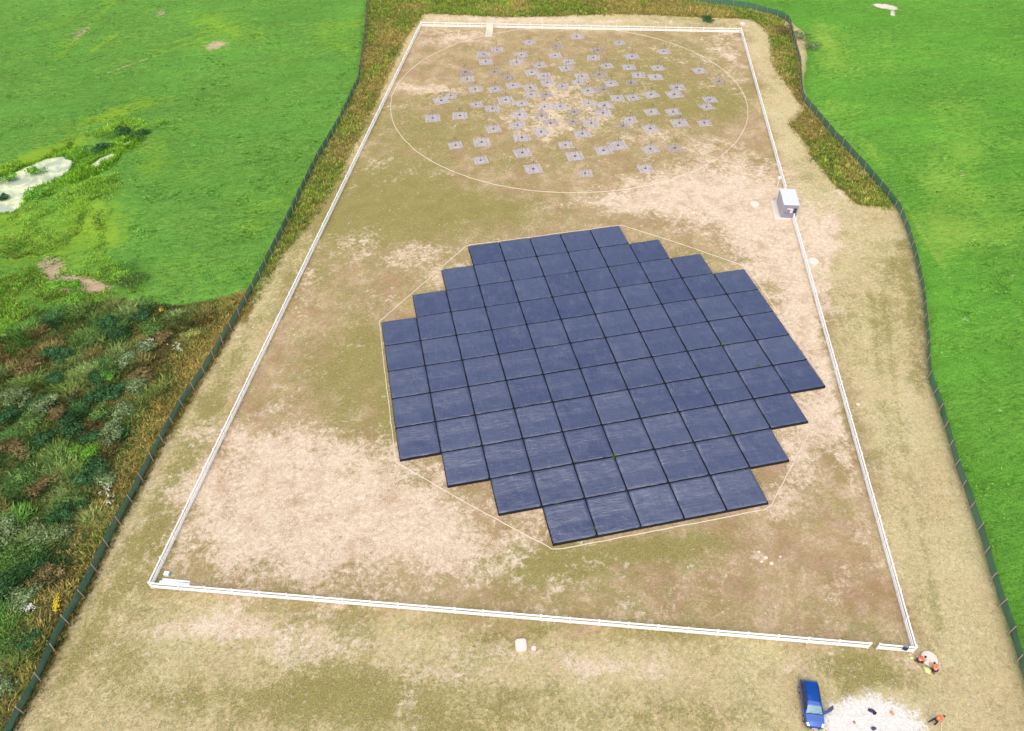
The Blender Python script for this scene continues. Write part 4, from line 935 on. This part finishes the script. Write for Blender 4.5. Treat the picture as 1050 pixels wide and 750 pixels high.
def person(loc, ang, J, label, cap=None, group=None, kneel=False):
    """J: joint positions in metres, person faces local +x"""
    e = empty('person', loc, ang, label, 'person', group)
    V = lambda k: Vector(J[k])
    def chain(name, keys, rad, m, par=e, extra=None):
        bm = BM(); lay = bm.verts.layers.skin.verify(); vs = [bm.verts.new(V(k) if isinstance(k, str) else Vector(k)) for k in keys]
        es = extra or [(i, i+1) for i in range(len(keys)-1)]
        for a, b_ in es: bm.edges.new((vs[a], vs[b_]))
        for v_, r_ in zip(vs, rad): v_[lay].radius = r_ if isinstance(r_, tuple) else (r_, r_)
        vs[0][lay].use_root = True
        me = bpy.data.meshes.new(name); bm.to_mesh(me); bm.free(); me.materials.append(m)
        o = bpy.data.objects.new(name, me); col.objects.link(o); o.parent = par
        o.modifiers.new('skin', 'SKIN').use_smooth_shade = True; s = o.modifiers.new('sub', 'SUBSURF'); s.levels = 1; s.render_levels = 2
        return o
    keys = ['pelvis', 'waist', 'chest', 'neck', 'head0', 'head1', 'head2', 'shL', 'elL', 'wrL', 'haL', 'shR', 'elR', 'wrR', 'haR', 'hipL', 'knL', 'anL', 'toL', 'hipR', 'knR', 'anR', 'toR']
    es = [(0, 1), (1, 2), (2, 3), (3, 4), (4, 5), (5, 6), (2, 7), (7, 8), (8, 9), (9, 10), (2, 11), (11, 12), (12, 13), (13, 14), (0, 15), (15, 16), (16, 17), (17, 18), (0, 19), (19, 20), (20, 21), (21, 22)]
    rad = [.13, .125, .15, .058, .075, .095, .07, .065, .045, .032, .035, .065, .045, .032, .035, .1, .06, .042, .045, .1, .06, .042, .045]
    chain('body', keys, rad, skinm, extra=es)
    for s in 'LR':       # fingers and thumb, rooted in the palm
        h = V('ha'+s); w_ = V('wr'+s); d = (h-w_).normalized(); sd2 = d.cross(Vector((0, 0, 1)))
        if sd2.length < .1: sd2 = Vector((0, 1, 0))
        sd2.normalize(); pn = d.cross(sd2)
        for k, ln in enumerate((.07, .08, .075, .06)):
            o_ = sd2*(k-1.5)*.021; b0 = h+o_; chain('finger', [b0-d*.02, b0+d*ln*.5, b0+d*ln*.85-pn*.02, b0+d*ln-pn*.05], [.009, .009, .008, .007], skinm, extra=None)
        th = h-d*.03+sd2*.03; chain('thumb', [th-sd2*.02, th+sd2*.02+d*.02, th+sd2*.03+d*.05], [.011, .010, .009], skinm)
    chain('vest', ['pelvis', 'waist', 'chest', 'neckb', 'shL', 'shR', 'elmL', 'elmR'], [.165, .165, .185, .10, .095, .095, .07, .07], orange, extra=[(0, 1), (1, 2), (2, 3), (2, 4), (2, 5), (4, 6), (5, 7)])
    chain('trousers', ['pelvis', 'hipL', 'knL', 'anL', 'hipR', 'knR', 'anR'], [.15, .12, .082, .062, .12, .082, .062], navy, extra=[(0, 1), (1, 2), (2, 3), (0, 4), (4, 5), (5, 6)])
    for s in 'LR': chain('boot', ['an'+s, 'hl'+s, 'to'+s], [.06, .058, .05], boot)
    hd = V('head2')-V('head0'); hd.normalize(); c_ = (V('head1'))+hd*.03
    fd = V('face')-V('head1'); fd.normalize()
    bm = BM(); bmesh.ops.create_uvsphere(bm, u_segments=16, v_segments=10, radius=1, matrix=Matrix.Translation(c_-fd*.02) @ hd.to_track_quat('Z', 'Y').to_matrix().to_4x4() @ Matrix.Diagonal((.108, .105, .115, 1)))
    bmesh.ops.delete(bm, geom=[v_ for v_ in bm.verts if (v_.co-c_).dot(fd) > .045 and (v_.co-c_).dot(hd) < .04], context='VERTS')
    obj('cap' if cap else 'hair', bm, cap or hairm, e, True)
    if cap:
        bm = BM(); bmesh.ops.create_circle(bm, cap_ends=True, segments=16, radius=1, matrix=Matrix.Translation(c_+fd*.12+hd*.03) @ hd.to_track_quat('Z', 'Y').to_matrix().to_4x4() @ Matrix.Diagonal((.085, .085, 1, 1))); o = obj('cap_brim', bm, cap, e); s2 = o.modifiers.new('s', 'SOLIDIFY'); s2.thickness = .008
    # facial features
    sdv = fd.cross(hd)
    bm = BM()
    bmesh.ops.create_uvsphere(bm, u_segments=8, v_segments=6, radius=.016, matrix=Matrix.Translation(V('head1')+fd*.105-hd*.01) @ Matrix.Diagonal((1, 1, 1.5, 1)))
    obj('nose', bm, skinm, e, True)
    for s in (-1, 1):
        bm = BM(); bmesh.ops.create_uvsphere(bm, u_segments=8, v_segments=6, radius=.011, matrix=Matrix.Translation(V('head1')+fd*.09+hd*.015+sdv*.033*s)); obj('eye', bm, hairm, e, True)
        bm = BM(); bmesh.ops.create_uvsphere(bm, u_segments=8, v_segments=6, radius=.022, matrix=Matrix.Translation(V('head1')+sdv*.097*s)); obj('ear', bm, skinm, e, True)
    # reflective bands
    a_, b_ = V('pelvis'), V('chest'); md_ = a_.lerp(b_, .55); dn_ = (b_-a_).normalized()
    bm = BM(); r0 = .172
    bmesh.ops.create_cone(bm, cap_ends=False, segments=20, radius1=r0, radius2=r0, depth=.05, matrix=Matrix.Translation(md_) @ dn_.to_track_quat('Z', 'Y').to_matrix().to_4x4()); obj('reflective_band', bm, refl, e)
    return e
def kneel():
    return dict(pelvis=(-.32, 0, .42), waist=(-.20, 0, .56), chest=(-.02, 0, .76), neckb=(.06, 0, .86), neck=(.08, 0, .88), head0=(.13, 0, .93), head1=(.19, 0, .99), head2=(.22, 0, 1.06), face=(.29, 0, .93),
                shL=(0, .19, .79), shR=(0, -.19, .79), elmL=(.08, .23, .64), elmR=(.10, -.23, .64), elL=(.13, .25, .56), elR=(.15, -.25, .55), wrL=(.34, .14, .44), wrR=(.36, -.12, .44), haL=(.42, .11, .42), haR=(.44, -.09, .42),
                hipL=(-.30, .11, .38), hipR=(-.30, -.11, .38), knL=(.08, .17, .09), knR=(.12, -.17, .40), anL=(-.36, .16, .09), anR=(.05, -.19, .10), hlL=(-.40, .16, .07), hlR=(-.02, -.19, .06), toL=(-.52, .16, .06), toR=(.19, -.19, .05))
dc = at(952, 677, 0)
pa = at(943.2, 678.6); va = (dc-pa); person(pa, math.atan2(va.y, va.x), kneel(), 'left crouching worker in an orange vest at the round concrete cover')
pb = at(955.6, 686.4); vb = (dc-pb); person(pb, math.atan2(vb.y, vb.x)+R(20), kneel(), 'right crouching worker in an orange vest at the round concrete cover')
J = dict(pelvis=(-.05, 0, .95), waist=(.06, 0, 1.05), chest=(.28, 0, 1.20), neckb=(.38, 0, 1.24), neck=(.42, 0, 1.25), head0=(.48, 0, 1.25), head1=(.56, 0, 1.25), head2=(.63, 0, 1.29), face=(.62, 0, 1.15),
         shL=(.28, .2, 1.2), shR=(.28, -.2, 1.2), elmL=(.31, .23, 1.04), elmR=(.31, -.25, 1.04), elL=(.33, .25, .94), elR=(.33, -.28, .94), wrL=(.46, -.02, .82), wrR=(.40, -.30, .72), haL=(.50, -.10, .80), haR=(.44, -.32, .66),
         hipL=(-.06, .11, .9), hipR=(-.06, -.11, .9), knL=(-.16, .15, .5), knR=(.08, -.15, .48), anL=(-.42, .16, .1), anR=(-.02, -.18, .1), hlL=(-.46, .16, .06), hlR=(-.07, -.18, .06), toL=(-.28, .17, .05), toR=(.14, -.19, .05))
pc = at(957, 741.5); fc = at(966, 739)-pc; angc = math.atan2(fc.y, fc.x); person(pc, angc, J, 'worker in an orange vest and navy cap bending over a long pale rod', cap=capm)
hand = Vector((math.cos(angc)*.47+math.sin(angc)*.2, math.sin(angc)*.47-math.cos(angc)*.2, .73)); ra = pc+hand
rb = at(965, 753); bm = BM(); tube(bm, [ra+(ra-rb)*.25, rb], .022, 8)
dr_ = (rb-ra).normalized(); bx(bm, rb+Vector((0, 0, .06)), (.26, .07, .1))
o = obj('rake', bm, simple('pale_rod', A(232, 222, 210), .5)); tag(o, 'long pale handled rake held by the bending worker at the bottom right', 'rake')

# small things on the ground -------------------------------------------------
def clothlump(name, u, v, sx, sy, h, c, label, cat, rz=0, z=0):
    bm = BM(); bmesh.ops.create_icosphere(bm, subdivisions=3, radius=1)
    sd_ = random.uniform(0, 99)
    for v_ in bm.verts:
        n_ = mnoise.fractal(v_.co*1.6+Vector((sd_, 0, 0)), 1, 2, 4)
        v_.co = v_.co*(1+.45*n_); v_.co = Vector((v_.co.x*sx, v_.co.y*sy, max(0.01, (v_.co.z*.6+.35)*h)))
    o = obj(name, bm, simple(name+label[:6], c, .8, .2, var=.25, scale=8), None, True); o.location = at(u, v, z); o.rotation_euler = (0, 0, rz)
    return tag(o, label, cat)
lime = A(206, 220, 150)
clothlump('tool_bag', 950.2, 687.8, .28, .4, .35, lime, 'lime green bag on the grass beside the crouching workers', 'bag', .4)
clothlump('cloth', 935, 674.8, .24, .16, .1, lime, 'small lime green cloth between the fence corner and the round cover', 'cloth')
clothlump('backpack', 893, 729, .26, .17, .22, (.05, .055, .10), 'dark backpack lying open on the white gravel', 'bag', -.5)
clothlump('cloth', 896.5, 731.5, .2, .12, .16, (.03, .03, .07), 'dark strap bundle next to the backpack on the gravel', 'cloth', .3)
clothlump('jacket', 914.5+0, 731.6, .2, .2, .22, A(246, 130, 90), 'orange jacket dropped on the right of the white gravel', 'jacket') if False else clothlump('jacket', 914.5, 731.6, .15, .22, .16, A(240, 150, 116), 'orange jacket dropped on the right part of the white gravel', 'jacket')
clothlump('work_glove', 876, 741, .1, .13, .1, A(206, 120, 110), 'reddish glove on the gravel between the car and the dark backpack', 'glove')
clothlump('tool_bag', 895.5, 747.5, .24, .16, .2, (.06, .07, .12), 'dark tool pouch at the bottom edge of the white gravel', 'bag')
pj = at(925, 668.1, 0); pj = g2+(cBR-g2)*((pj-g2).dot(cBR-g2)/(cBR-g2).length_squared)
bm = BM(); X, Y, Q = grid(np.linspace(-.28, .28, 10), np.linspace(-1, 1, 17)); 
V = np.stack([X+.03*np.sin(Y*7), np.sign(Y)*(.07+.03*np.abs(np.sin(X*22))+.04*np.abs(Y)), 1.145-.62*np.abs(Y)*(1+.15*np.sin(X*9))], -1); V[:, 1] = np.where(np.abs(Y) < .07, 0, V[:, 1]); V[:, 2] = np.where(np.abs(Y) < .07, 1.16, V[:, 2])
o = mesh_np('jacket', V, Q, simple('dark_blue_jacket', (.03, .04, .09), .8), smooth=True); o.location = pj; o.rotation_euler = (0, 0, math.atan2((cBR-g2).y, (cBR-g2).x)); tag(o, 'dark blue jacket hung over the short white fence piece', 'jacket')
for k, (u, v, s, z0_, lb) in enumerate([(704, 421, .1, 0, None)]):
    pass
# scattered pale stones near the lower right of the panels
stm = simple('pale_stone', A(226, 208, 192), .9, .2, var=.15, scale=6, bump=.02)
SPX = [(778, 566, 'upper left of the loose stones'), (785, 572, 'middle of the loose stones, largest'), (791, 578, 'lower right of the loose stones'), (781, 576, 'lower left of the loose stones'), (800, 571, 'apart on the right of the loose stones'), (880, 415, 'alone outside the right fence')]
for (u, v, lb) in SPX:
    bm = BM(); bmesh.ops.create_icosphere(bm, subdivisions=2, radius=1); s_ = random.uniform(.14, .24)*(1.3 if 'largest' in lb else 1)*(1.6 if 'alone' in lb else 1)
    for v_ in bm.verts: v_.co = v_.co*(1+.35*mnoise.noise(v_.co*1.3+Vector((u, 0, 0)))); v_.co = Vector((v_.co.x*s_, v_.co.y*s_*.8, v_.co.z*s_*.5))
    o = obj('stone', bm, stm, None, False); o.location = at(u, v)+Vector((0, 0, s_*.2)); tag(o, 'pale stone lying on the ground, '+lb, 'stone', 'loose pale stones')
